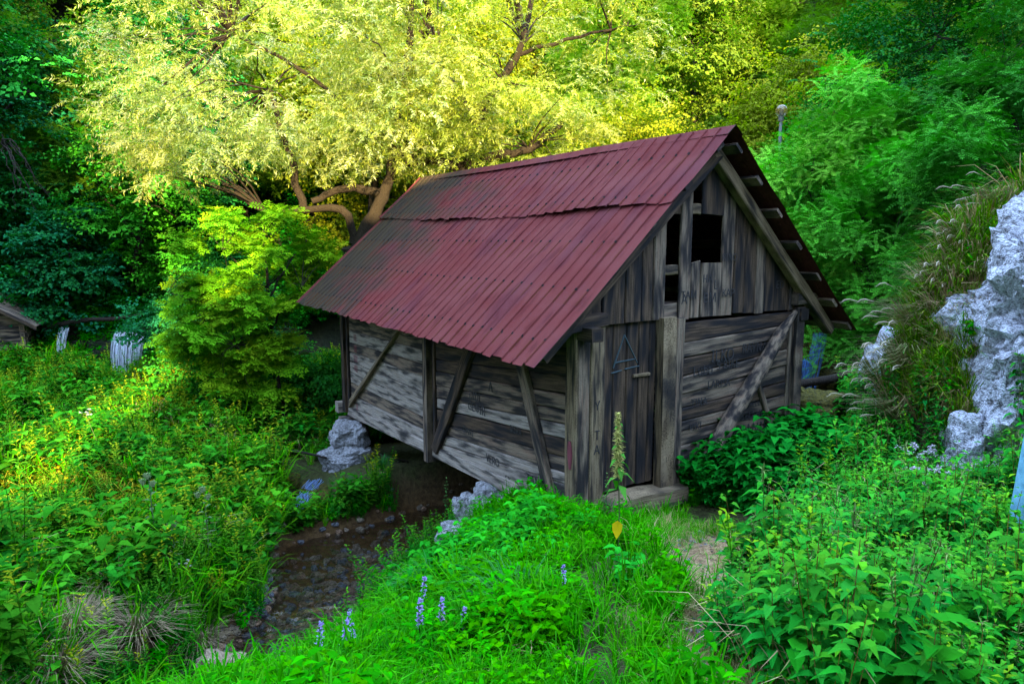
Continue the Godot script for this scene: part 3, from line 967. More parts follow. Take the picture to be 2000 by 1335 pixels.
func bushy_tuft(blades: int, high: float, wide: float, w: float, c: Color, c2: Color) -> ArrayMesh:
	var b := MB.new()
	for k in blades:
		var a := rf(0, TAU)
		var out := Vector3(cos(a), 0, sin(a))
		var side := Vector3(-sin(a), 0, cos(a))
		var h := high * rf(0.5, 1.0)
		var lean := wide * rf(0.2, 1.0)
		b.col = c.lerp(c2, rf(0, 1)) * rf(0.8, 1.2)
		var p0 := out * rf(0, 0.04)
		var p1 := p0 + out * lean * 0.3 + Vector3(0, h * 0.55, 0)
		var p2 := p0 + out * lean * 0.75 + Vector3(0, h * 0.9, 0)
		var p3 := p0 + out * lean * 1.25 + Vector3(0, h * rf(0.7, 1.0), 0)
		b.quad(p0 - side * w, p0 + side * w, p1 + side * w, p1 - side * w)
		b.quad(p1 - side * w, p1 + side * w, p2 + side * w * 0.7, p2 - side * w * 0.7)
		b.tri(p2 - side * w * 0.7, p2 + side * w * 0.7, p3)
	return b.mesh()


func nettle_plant(high: float, flowering: bool) -> ArrayMesh:
	var b := MB.new()
	var bend := Vector3(rf(-0.1, 0.1), 0, rf(-0.1, 0.1))
	b.col = Color(0.06, 0.12, 0.03)
	b.tube([Vector3.ZERO, bend * 0.4 + Vector3(0, high * 0.5, 0), bend + Vector3(0, high, 0)], [0.004, 0.0035, 0.002], 3, false)
	var nodes := 11
	for k in nodes:
		var t := 0.3 + 0.7 * k / (nodes - 1.0)
		var p := bend * t * t + Vector3(0, high * t, 0)
		var l := 0.1 * (1.15 - 0.6 * absf(t - 0.62) - (0.55 * smoothstep(0.85, 1.0, t))) * rf(0.85, 1.15)
		for s in 2:
			var a := PI * s + (PI / 2 if k % 2 else 0.0) + rf(-0.35, 0.35)
			var d := Vector3(cos(a), rf(-0.15, 0.45) + 0.4 * smoothstep(0.85, 1.0, t), sin(a)).normalized()
			var c := rf(0.75, 1.2)
			b.col = Color(0.007 * c, 0.21 * c, 0.018 * c).lerp(Color(0.035, 0.28, 0.01), smoothstep(0.75, 1.0, t) * 0.6)
			b.full_leaf(p + d * 0.02, d, side_of(d), l, l * 0.25, 0.45, 0.35)
		if flowering and t > 0.55:
			b.col = Color(0.16, 0.22, 0.06)
			for s in 4:
				var a := rf(0, TAU)
				var d := Vector3(cos(a), rf(-0.4, 0.5), sin(a)).normalized()
				b.blade(p, d, side_of(d), rf(0.04, 0.075), 0.004)
	if flowering:
		b.col = Color(0.14, 0.2, 0.06)
		for s in 10:
			var d := Vector3(rf(-0.5, 0.5), 1, rf(-0.5, 0.5)).normalized()
			b.blade(bend + Vector3(0, high * rf(0.92, 1.02), 0), d, side_of(d), 0.05, 0.006)
	return b.mesh()


func herb_plant(stems: int, high: float, l: float, w: float, c: Color, nodes := 6) -> ArrayMesh:
	var b := MB.new()
	for st in stems:
		var a0 := rf(0, TAU)
		var lean := Vector3(cos(a0), 0, sin(a0)) * rf(0.1, 0.4) * high
		var h := high * rf(0.6, 1.05)
		b.col = c * 0.8
		b.blade(Vector3.ZERO, (lean + Vector3(0, h, 0)).normalized(), side_of((lean + Vector3(0, h, 0)).normalized()), h, 0.004)
		for k in nodes:
			var t := 0.2 + 0.8 * k / (nodes - 1.0)
			var p := lean * t + Vector3(0, h * t, 0)
			for s in 2:
				var a := rf(0, TAU)
				var d := Vector3(cos(a), rf(-0.1, 0.6), sin(a)).normalized()
				b.col = c * rf(0.7, 1.25)
				b.full_leaf(p, d, side_of(d), l * rf(0.6, 1.15), w * rf(0.7, 1.1), 0.3, 0.25)
	return b.mesh()


# a plant of fine upright stems with small leaves all the way up
func spire_plant(stems: int, high: float, l: float, w: float, c: Color, tip: Color) -> ArrayMesh:
	var b := MB.new()
	for st in stems:
		var base := Vector3(rf(-0.12, 0.12), 0, rf(-0.12, 0.12))
		var lean := Vector3(rf(-0.15, 0.15), 0, rf(-0.15, 0.15))
		var h := high * rf(0.6, 1.1)
		b.col = c * 0.8
		b.tube([base, base + lean + Vector3(0, h, 0)], [0.004, 0.002], 3, false)
		for k in 16:
			var t := 0.15 + 0.85 * k / 15.0
			var p := base + lean * t + Vector3(0, h * t, 0)
			for s in 2:
				var a := k * 2.4 + s * PI + rf(-0.3, 0.3)
				var d := Vector3(cos(a), rf(0.3, 0.9), sin(a)).normalized()
				b.col = c.lerp(tip, smoothstep(0.6, 1.0, t)) * rf(0.8, 1.2)
				b.leaf(p, d, side_of(d), l * (1.1 - 0.6 * t), w * (1.1 - 0.5 * t), 0.2, 0.25)
	return b.mesh()


func upright(p: Vector3, s: float, tilt := 0.15) -> Transform3D:
	return Transform3D(Basis(Vector3(rf(-1, 1), 0.001, rf(-1, 1)).normalized(), rf(0, tilt)) * Basis(Vector3.UP, rf(0, TAU)).scaled(Vector3(s, s * rf(0.85, 1.15), s)), p)


# a crown: leaf sprays round clump centres (position, radius)
func crown(called: String, spray: Mesh, mat: Material, clumps: Array, per: int, parent: Node3D, tint: Color, vary: float, size := 1.0, droop := 0.0, flat_ := 0.75, tint2 := Color(0, 0, 0, 0)) -> MultiMeshInstance3D:
	var where := []
	var cols := []
	for c in clumps:
		var k := rf(1.0 - vary, 1.0 + vary)
		var base := tint if tint2.a == 0.0 else tint.lerp(tint2, clampf(rf(-0.3, 1.3), 0, 1))
		for i in per:
			var d := Vector3(rng.randfn(), rng.randfn(), rng.randfn()).normalized()
			var r: float = c[1] * pow(rf(0, 1), 0.45)
			var p: Vector3 = c[0] + Vector3(d.x, d.y * flat_, d.z) * r
			var yaw := atan2(-d.z, d.x) + rf(-0.9, 0.9)
			var s := size * rf(0.7, 1.25)
			where.append(Transform3D(Basis(Vector3.UP, yaw) * Basis(Vector3(0, 0, 1), d.y * 0.5 - droop + rf(-0.4, 0.4)) * Basis(Vector3.RIGHT, rf(-0.6, 0.6)).scaled(Vector3(s, s, s)), p))
			var q := k * rf(0.85, 1.15)
			cols.append(Color(base.r * q, base.g * q, base.b * q * rf(0.85, 1.2)))
	return copies(called, spray, mat, where, cols, parent)


func shell(center: Vector3, rad: Vector3, count: int, size: float, inner := 0.55) -> Array:
	var out := []
	for i in count:
		var d := Vector3(rng.randfn(), rng.randfn(), rng.randfn()).normalized()
		var r := lerpf(inner, 1.0, pow(rf(0, 1), 0.6))
		out.append([center + Vector3(d.x * rad.x, d.y * rad.y, d.z * rad.z) * r, size * rf(0.7, 1.3)])
	return out


func limb(pts: Array, r0: float, r1: float, parent: Node3D, called := "branch", twist := 0.06) -> MeshInstance3D:
	var b := MB.new()
	var p := []
	var r := []
	var n := (pts.size() - 1) * 4
	for i in n + 1:
		var t := float(i) / 4.0
		var k := mini(int(t), pts.size() - 2)
		var u := t - k
		var a: Vector3 = pts[maxi(k - 1, 0)]; var m: Vector3 = pts[k]; var e: Vector3 = pts[k + 1]; var z: Vector3 = pts[mini(k + 2, pts.size() - 1)]
		p.append(m.cubic_interpolate(e, a, z, u) + Vector3(rf(-1, 1), rf(-0.5, 0.5), rf(-1, 1)) * twist * (0.0 if i == 0 else 1.0))
		r.append(lerpf(r0, r1, float(i) / n) * rf(0.9, 1.12))
	b.tube(p, r, 8)
	return part(called, b.mesh(), M.bark, parent)


func twigs(parent: Node3D, froms: Array, clumps: Array, r: float, every := 1) -> void:   # fine branches running out to the clumps, as one part
	var b := MB.new()
	for i in range(0, clumps.size(), every):
		var c: Vector3 = clumps[i][0]
		var near: Vector3 = froms[0]
		for f in froms:
			if f.distance_squared_to(c) < near.distance_squared_to(c):
				near = f
		var mid := near.lerp(c, 0.5) + Vector3(rf(-0.3, 0.3), rf(-0.1, 0.35), rf(-0.3, 0.3))
		b.tube([near, near.lerp(mid, 0.6) + Vector3(0, 0.06, 0), mid, mid.lerp(c, 0.6), c], [r, r * 0.8, r * 0.55, r * 0.35, r * 0.15], 5, false)
	tag(part("twigs", b.mesh(), M.bark, parent), "", "", "", "stuff")


func build_trees() -> void:
	var ws := willow_spray()
	# two willows behind the mill
	var w := thing("willow_tree", "big old willow in sun with forked trunk showing left of the mill roof", "tree", Vector3(-3.7, -1.2, -17.5))
	var o := w.position
	limb([Vector3(0.1, 0, 0), Vector3(0.05, 2.2, 0.0), Vector3(-0.1, 4.2, 0)], 0.36, 0.24, w, "trunk")
	limb([Vector3(-0.05, 4.0, 0), Vector3(0.35, 5.0, -0.1), Vector3(0.75, 5.9, -0.2), Vector3(1.0, 8.0, -0.3)], 0.21, 0.08, w)
	limb([Vector3(-0.1, 4.3, 0), Vector3(-0.35, 5.1, 0.1), Vector3(-1.3, 5.05, 0.2), Vector3(-2.1, 5.1, 0.3), Vector3(-3.0, 5.7, 0.3)], 0.11, 0.035, w)
	limb([Vector3(0.55, 5.5, -0.15), Vector3(-0.2, 5.6, 0.1), Vector3(-1.0, 5.3, 0.2)], 0.12, 0.07, w)
	limb([Vector3(-1.2, 5.05, 0.2), Vector3(-1.5, 6.5, 0.3), Vector3(-1.9, 7.8, 0.2)], 0.1, 0.05, w)
	limb([Vector3(0.8, 6.2, -0.2), Vector3(-0.5, 7.8, 0.2), Vector3(-2.6, 9.0, 0.4)], 0.07, 0.03, w)
	limb([Vector3(0.9, 7.4, -0.2), Vector3(1.4, 9.0, 0), Vector3(1.3, 10.8, 0)], 0.12, 0.05, w)
	limb([Vector3(-0.2, 4.1, 0.1), Vector3(0.5, 4.6, 0.4), Vector3(1.2, 5.2, 0.5)], 0.12, 0.06, w)
	var cl := shell(Vector3(-1.9, 8.9, 0.2), Vector3(3.9, 3.5, 2.8), 120, 0.58)
	cl += shell(Vector3(-3.7, 6.8, 0.4), Vector3(2.1, 1.2, 1.8), 30, 0.55)
	cl += shell(Vector3(0.4, 8.6, 0), Vector3(2.6, 3.2, 2.3), 44, 0.75)
	twigs(w, [Vector3(0.8, 6.2, -0.2), Vector3(1.0, 8.0, -0.3), Vector3(-1.3, 5.05, 0.2), Vector3(-2.1, 5.1, 0.3), Vector3(-1.9, 7.8, 0.2), Vector3(-2.6, 9.0, 0.4), Vector3(1.3, 10.5, 0)], cl, 0.028, 2)
	crown("foliage", ws, M.willow, cl, 34, w, Color(1.3, 1.25, 1.1), 0.4, 0.95, 0.0, 0.6, Color(0.85, 1.0, 1.0, 1))
	w = thing("willow_tree", "sunlit yellow-green willow whose trunk and level limb show above the mill roof ridge", "tree", Vector3(-1.2, -1.0, -18.8))
	limb([Vector3(0, 0, 0), Vector3(-0.05, 3.2, 0), Vector3(0.05, 6.1, 0)], 0.34, 0.26, w, "trunk")
	limb([Vector3(0.05, 5.9, 0), Vector3(-0.6, 6.1, 0.4), Vector3(-1.5, 6.05, 0.6), Vector3(-2.6, 6.3, 0.7)], 0.15, 0.06, w)
	limb([Vector3(0.05, 6.1, 0), Vector3(0.8, 6.25, 0.4), Vector3(1.6, 6.4, 0.6), Vector3(2.4, 7.0, 0.6)], 0.15, 0.06, w)
	limb([Vector3(0.0, 6.0, 0), Vector3(0.4, 7.4, 0.3), Vector3(1.0, 8.0, 0.6)], 0.11, 0.05, w)
	limb([Vector3(0.05, 6.2, 0), Vector3(0.7, 7.8, 0), Vector3(1.5, 9.0, 0.1), Vector3(1.8, 11.2, 0)], 0.13, 0.05, w)
	limb([Vector3(1.3, 8.7, 0.1), Vector3(2.5, 9.0, 0.4), Vector3(3.6, 9.2, 0.4)], 0.06, 0.03, w)
	limb([Vector3(0.3, 7.0, 0), Vector3(-0.6, 8.6, 0.2), Vector3(-1.0, 10.5, 0.2)], 0.15, 0.05, w)
	cl = shell(Vector3(1.0, 9.3, 0.2), Vector3(3.9, 3.6, 2.6), 115, 0.58)
	cl += shell(Vector3(0.6, 7.0, 0.6), Vector3(2.8, 0.9, 1.6), 30, 0.5)
	cl += shell(Vector3(-2.0, 7.2, 0.4), Vector3(1.6, 1.5, 1.6), 20, 0.6)
	twigs(w, [Vector3(-1.5, 6.05, 0.6), Vector3(1.6, 6.4, 0.6), Vector3(1.5, 9.0, 0.1), Vector3(3.6, 9.2, 0.4), Vector3(-0.6, 8.6, 0.2), Vector3(1.0, 8.0, 0.6)], cl, 0.026, 2)
	crown("foliage", ws, M.willow, cl, 34, w, Color(1.3, 1.25, 0.5), 0.4, 0.95, 0.0, 0.6, Color(0.95, 1.1, 0.55, 1))
	# the young ash beside the mill
	var ash := pinnate_spray(4, 4, 0.085, 0.019, 0.22)
	var t := thing("ash_sapling", "slender young ash with feathered leaves beside the far corner of the mill", "tree", Vector3(-4.95, -1.2, -15.7))
	limb([Vector3(0, 0, 0), Vector3(-0.2, 1.2, 0), Vector3(-0.32, 2.3, 0.0), Vector3(-0.35, 3.6, 0), Vector3(-0.4, 4.6, 0)], 0.05, 0.018, t, "trunk", 0.03)
	for q in [[1.9, -1.5, 2.9, 0.3], [2.2, -1.9, 3.6, 0.1], [2.5, 0.5, 3.4, 0.4], [2.8, -1.2, 4.2, 0.2], [1.7, -0.9, 2.2, 0.6], [3.2, 0.6, 4.4, 0.1], [2.4, -2.3, 3.3, 0.5]]:
		limb([Vector3(-0.3, q[0], 0), Vector3(q[1] * 0.5 - 0.15, lerpf(q[0], q[2], 0.6), q[3] * 0.5), Vector3(q[1], q[2], q[3])], 0.024, 0.008, t, "branch", 0.03)
	cl = shell(Vector3(-0.5, 3.7, 0), Vector3(1.7, 1.5, 1.2), 44, 0.3, 0.3)
	cl += shell(Vector3(-1.5, 2.3, 0.2), Vector3(1.35, 1.1, 0.9), 28, 0.3, 0.3)
	cl += shell(Vector3(-0.6, 1.6, 0.3), Vector3(1.1, 0.9, 0.7), 16, 0.28, 0.2)
	twigs(t, [Vector3(-1.5, 2.9, 0.3), Vector3(-0.35, 3.4, 0), Vector3(0.5, 3.4, 0.4), Vector3(-1.2, 4.2, 0.2), Vector3(-2.3, 3.3, 0.5), Vector3(-0.9, 2.2, 0.6)], cl, 0.009)
	crown("foliage", ash, M.herb, cl, 24, t, Color(0.12, 0.34, 0.012), 0.4, 1.0, 0.2, 0.7, Color(0.22, 0.36, 0.01, 1))
	# bushes and small trees, each its own
	var bs := broad_spray(6, 0.085, 0.032, 0.4)
	var big := broad_spray(5, 0.13, 0.055, 0.5)
	var fine := pinnate_spray(5, 7, 0.05, 0.011, 0.26)
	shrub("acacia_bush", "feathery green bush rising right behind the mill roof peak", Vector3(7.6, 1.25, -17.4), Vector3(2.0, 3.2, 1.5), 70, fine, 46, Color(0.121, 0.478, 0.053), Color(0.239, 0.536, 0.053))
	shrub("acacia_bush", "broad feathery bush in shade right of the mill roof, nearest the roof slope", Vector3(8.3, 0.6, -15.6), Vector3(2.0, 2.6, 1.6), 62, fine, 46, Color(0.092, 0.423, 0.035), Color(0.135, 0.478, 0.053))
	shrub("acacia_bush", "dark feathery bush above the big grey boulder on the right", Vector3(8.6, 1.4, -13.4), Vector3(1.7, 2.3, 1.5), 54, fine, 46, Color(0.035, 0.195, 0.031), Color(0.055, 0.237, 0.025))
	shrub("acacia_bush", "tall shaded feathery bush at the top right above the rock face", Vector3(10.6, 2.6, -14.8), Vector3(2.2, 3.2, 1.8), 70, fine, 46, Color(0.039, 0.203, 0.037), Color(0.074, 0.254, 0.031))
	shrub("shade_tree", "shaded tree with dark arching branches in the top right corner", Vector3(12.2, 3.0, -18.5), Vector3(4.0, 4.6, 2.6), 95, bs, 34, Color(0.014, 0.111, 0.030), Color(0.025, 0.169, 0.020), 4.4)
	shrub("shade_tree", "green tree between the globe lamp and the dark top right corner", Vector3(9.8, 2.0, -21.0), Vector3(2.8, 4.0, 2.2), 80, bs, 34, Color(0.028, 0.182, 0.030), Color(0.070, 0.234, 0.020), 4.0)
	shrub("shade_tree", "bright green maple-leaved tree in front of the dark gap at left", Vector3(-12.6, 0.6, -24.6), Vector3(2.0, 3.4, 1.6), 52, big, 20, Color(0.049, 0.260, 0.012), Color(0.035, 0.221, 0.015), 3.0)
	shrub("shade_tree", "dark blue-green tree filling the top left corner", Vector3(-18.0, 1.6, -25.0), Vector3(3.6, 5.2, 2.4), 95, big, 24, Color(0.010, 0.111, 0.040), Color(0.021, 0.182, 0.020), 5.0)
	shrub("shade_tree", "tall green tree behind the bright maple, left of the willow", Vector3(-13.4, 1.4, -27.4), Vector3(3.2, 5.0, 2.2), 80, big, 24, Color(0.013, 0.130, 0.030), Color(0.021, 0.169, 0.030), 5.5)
	shrub("hazel_bush", "blue-green bush behind the small log hut at the left edge", Vector3(-14.6, -0.2, -23.6), Vector3(1.5, 2.5, 1.2), 40, big, 18, Color(0.011, 0.130, 0.050), Color(0.017, 0.156, 0.040))
	shrub("hazel_bush", "shaded bluish bush hanging under the left side of the willow", Vector3(-8.6, 1.9, -20.6), Vector3(2.1, 1.5, 1.4), 40, bs, 30, Color(0.014, 0.130, 0.050), Color(0.021, 0.156, 0.040))
	shrub("hazel_bush", "low green bush just left of the young ash", Vector3(-6.7, -1.2, -17.2), Vector3(1.5, 1.3, 1.1), 30, bs, 30, Color(0.028, 0.195, 0.020), Color(0.049, 0.221, 0.020))
	shrub("hazel_bush", "dark low bush under the willow, right behind the far corner of the mill", Vector3(-4.6, -1.2, -16.6), Vector3(1.0, 1.2, 0.8), 22, bs, 30, Color(0.021, 0.156, 0.020), Color(0.035, 0.182, 0.020))
	shrub("hazel_bush", "sprawling bush on the far bank above the left waterfall", Vector3(-9.6, 0.2, -24.6), Vector3(1.8, 1.3, 1.2), 36, bs, 30, Color(0.014, 0.117, 0.030), Color(0.021, 0.156, 0.020))
	# the wooded slope beyond
	var protos := []
	for k in 4:
		var p := thing("slope_tree", "", "tree", Vector3.ZERO, 0, "trees on the wooded slope beyond the mill")
		limb([Vector3(0, -0.5, 0), Vector3(rf(-0.2, 0.2), 2.5, 0), Vector3(rf(-0.4, 0.4), 5.5, 0)], 0.2, 0.08, p, "trunk")
		var c2 := shell(Vector3(0, 4.4 + 0.5 * (k % 2), 0), Vector3(2.3, 3.2, 2.2), 52, 0.75)
		twigs(p, [Vector3(0, 3.0, 0), Vector3(0, 4.5, 0), Vector3(0, 5.4, 0)], c2, 0.03, 3)
		crown("foliage", [bs, big, bs, fine][k], M.broad, c2, [34, 20, 34, 40][k], p, [Color(0.2, 0.26, 0.012), Color(0.16, 0.24, 0.02), Color(0.28, 0.29, 0.012), Color(0.13, 0.25, 0.015)][k], 0.3, 1.25, 0.2, 0.75)
		protos.append(p)
	var used := [false, false, false, false]
	var rank := ["first", "second", "third", "fourth", "fifth", "sixth", "seventh", "eighth", "ninth", "tenth", "eleventh", "twelfth", "thirteenth", "fourteenth", "fifteenth", "sixteenth", "seventeenth", "eighteenth", "nineteenth", "twentieth"]
	for row in 5:
		var z := -27.0 - row * 4.6
		var half := -z * 0.68 + 2.5
		var x := -half + rf(0, 2)
		var n := 0
		while x < half:
			var px := x + rf(-0.7, 0.7)
			var pz := z + rf(-1.4, 1.4)
			if not (row == 0 and px > -13 and px < -7):
				var k := rng.randi() % 4
				var p: Node3D = protos[k]
				if used[k]:
					p = p.duplicate()
					p.name = numbered("slope_tree")
					add_child(p, true)
				used[k] = true
				p.position = Vector3(px, gy(px, pz) - 0.3, pz)
				p.rotation.y = rf(0, TAU)
				var sc := rf(0.85, 1.25)
				p.scale = Vector3(sc, sc * rf(0.95, 1.2), sc)
				p.set_meta("label", "%s tree, %s from the left in the %s row of the wooded slope" % [["leafy green", "broad-leaved green", "yellowish leafy", "feathery green"][k], rank[n % 20], ["lowest", "second", "middle", "fourth", "topmost"][row]])
				n += 1
			x += rf(2.9, 3.9)


func shrub(called: String, label: String, at: Vector3, rad: Vector3, count: int, spray: Mesh, per: int, c1: Color, c2: Color, trunk := 0.0) -> void:
	if at.y > gy(at.x, at.z) + 0.3 and called != "acacia_bush":
		at.y = gy(at.x, at.z) + 0.3
	var t := thing(called, label, "tree" if trunk > 0 else "bush", at)
	var lift := trunk * 0.8 if trunk > 0 else rad.y * 0.75
	var froms := []
	if trunk > 0:
		limb([Vector3(0, -0.4, 0), Vector3(rf(-0.3, 0.3), trunk * 0.5, 0), Vector3(rf(-0.4, 0.4), trunk, 0)], 0.16, 0.08, t, "trunk")
		froms.append(Vector3(0, trunk * 0.6, 0))
		for k in 4:
			var a := rf(0, TAU)
			var e := Vector3(cos(a) * rad.x * 0.6, trunk + rf(-0.2, 1.0) * rad.y * 0.4, sin(a) * rad.z * 0.6)
			limb([Vector3(0, trunk * rf(0.6, 0.9), 0), e * 0.5 + Vector3(0, trunk * 0.5, 0), e], 0.07, 0.025, t)
			froms.append(e)
	else:
		for k in 4:
			var a := rf(0, TAU)
			var e := Vector3(cos(a) * rad.x * 0.5, rad.y * rf(0.7, 1.2), sin(a) * rad.z * 0.5)
			limb([Vector3(e.x * 0.1, -0.3, e.z * 0.1), e * Vector3(0.4, 0.6, 0.4), e], 0.035, 0.014, t, "stem", 0.03)
			froms.append(e)
	var cl := shell(Vector3(0, lift + (rad.y * 0.25 if trunk > 0 else 0.1), 0), rad, count, 0.26 * minf(rad.x, rad.y) + 0.1, 0.4)
	twigs(t, froms, cl, 0.014, 2)
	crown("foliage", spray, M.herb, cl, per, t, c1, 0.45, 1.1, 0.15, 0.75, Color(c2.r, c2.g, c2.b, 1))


# ---------- ground plants ----------
func on_path(x: float, z: float, margin := 0.0) -> bool:
	var e := path_edge(-z)
	return -z > 1.0 and -z < 8.7 and x > e.x - margin and x < e.y + margin


func in_mill(x: float, z: float, grow := 0.0) -> bool:
	var p := Vector3(x, 0, z) - MILL_AT
	p = p.rotated(Vector3.UP, -TURN)
	return p.x > -grow and p.x < 3.85 + grow and p.z < grow and p.z > -7.9 - grow


func wet(x: float, z: float, above: float) -> bool:
	var s := along(Vector2(x, z), COURSE)
	return absf(s.x) < course_half(s.y) + 1.2 and gy(x, z) < water_level(s.y) + above


func sow(called: String, label: String, category: String, meshes: Array, mat: Material, count: int, area: Callable, low: float, high: float, c1: Color, c2: Color, tilt := 0.15, sink := 0.02) -> void:
	var sets := []
	for k in meshes.size():
		sets.append([[], []])
	var got := 0
	var tries := 0
	while got < count and tries < count * 30:
		tries += 1
		var p: Vector2 = area.call()
		if p.x > 900:
			continue
		got += 1
		var k := rng.randi() % meshes.size()
		var tall := 1.0 + 0.7 * nz.get_noise_2d(p.x * 14.0 + 90, p.y * 14.0)
		sets[k][0].append(upright(Vector3(p.x, gy(p.x, p.y) - sink, p.y), rf(low, high) * tall, tilt))
		var q := nz.get_noise_2d(p.x * 6.0, p.y * 6.0) * 0.6 + 0.5
		sets[k][1].append(c1.lerp(c2, clampf(q + rf(-0.3, 0.3), 0, 1)) * rf(0.65, 1.4))
	for k in meshes.size():
		if sets[k][0].size():
			tag(copies(called, meshes[k], mat, sets[k][0], sets[k][1]), label, category)


const NO := Vector2(999, 999)


func pick_right_bank() -> Vector2:   # the grassy bank between path and stream
	var d := pow(rf(0, 1), 0.8) * 7.6 + 2.2
	var x := rf(-0.62, 0.5) * d
	if x / d > 0.08 and x / d < 0.2 and d > 3.6 and d < 6.4 and rf(0, 1) < 0.8:
		return NO
	if x > path_edge(d).x - 0.5 and d < 8.0 and rf(0, 1) < 0.72:
		return NO
	if x > path_edge(d).x + 0.02 and d < 8.6 or (x < 0.45 and d > 8.5) or along(Vector2(x, -d), COURSE).x < 0.2 or in_mill(x, -d, 0.05) or wet(x, -d, 0.12):
		return NO
	return Vector2(x, -d)


func pick_nettles() -> Vector2:
	var d := pow(rf(0, 1), 0.75) * 9.6 + 2.5
	var x := rf(0.15, 0.85) * d
	var edge := path_edge(d).y + 0.06 + 0.3 * smoothstep(4.2, 5.2, d) + 0.15 * nz2.get_noise_2d(d * 8, 7)
	if d > 6.2: edge = lerpf(edge, 3.4, smoothstep(6.2, 8.6, d))
	if x < edge or in_mill(x, -d, 0.25) or gy(x, -d) > 1.45 or x > 6.5 or (d > 6.6 and x / d > 0.36 and x / d < 0.475 and (d > 8.4 or rf(0, 1) < 0.75)) or (d > 7.0 and x / d > 0.62):
		return NO
	return Vector2(x, -d)


func pick_doorside() -> Vector2:   # the lush herbs against the gable wall
	var w := rf(1.65, 4.6)
	var f := pow(rf(0, 1), 1.2) * 1.25 + 0.12
	var p := MILL_AT + Vector3(w, 0, f).rotated(Vector3.UP, TURN)
	if w > 3.3 and f > 0.7 or w > 3.7: return NO
	return Vector2(p.x, p.z)


func by_stones(x: float, z: float) -> bool:
	return Vector2((x + 3.25) / 0.95, (z + 13.3) / 1.3).length() < 1.0


func pick_meadow() -> Vector2:
	var d := pow(rf(0, 1), 0.7) * 19.0 + 4.5
	var x := rf(-0.84, -0.12) * d
	var s := along(Vector2(x, -d), COURSE)
	if (x / d > -0.66 and x / d < -0.4 and d < 7.9 and rf(0, 1) < 0.75) or by_stones(x, -d) or s.x > -0.1 or wet(x, -d, 0.1) or in_mill(x, -d, 0.3) or d > 22.4 or along(Vector2(x, -d), DITCH).x > -0.35 and along(Vector2(x, -d), DITCH).x < 0.35:
		return NO
	return Vector2(x, -d)


func pick_far() -> Vector2:   # banks beyond the falls and under the trees
	var d := rf(12.0, 34.0)
	var x := rf(-0.85, 0.85) * d
	if (x / d > 0.36 and x / d < 0.47 and d < 17.0) or x < 2.0 and d < 23.2 or x > 1 and d < 14.5 and x < 7 or in_mill(x, -d, 0.3):
		return NO
	return Vector2(x, -d)


func pick_bankside() -> Vector2:   # overhanging growth along the water
	var at := rf(2.6, 7.6)
	var k := int(at)
	var p: Vector2 = COURSE[k].lerp(COURSE[k + 1], at - k)
	var dir: Vector2 = (COURSE[k + 1] - COURSE[k]).normalized()
	var q := p + Vector2(-dir.y, dir.x) * (course_half(at) + rf(0.1, 0.9)) * (1.0 if rf(0, 1) < 0.5 else -1.0)
	if by_stones(q.x, q.y) and q.y < -12.7 or in_mill(q.x, q.y, 0.0) or wet(q.x, q.y, 0.05):
		return NO
	return q


func pick_slope() -> Vector2:   # the steep grassy slope round the rock face
	var d := rf(5.5, 14.0)
	var x := rf(4.2, 9.5)
	if gy(x, -d) < 1.15 or (x / d > 0.655 and d < 9.2):
		return NO
	return Vector2(x, -d)


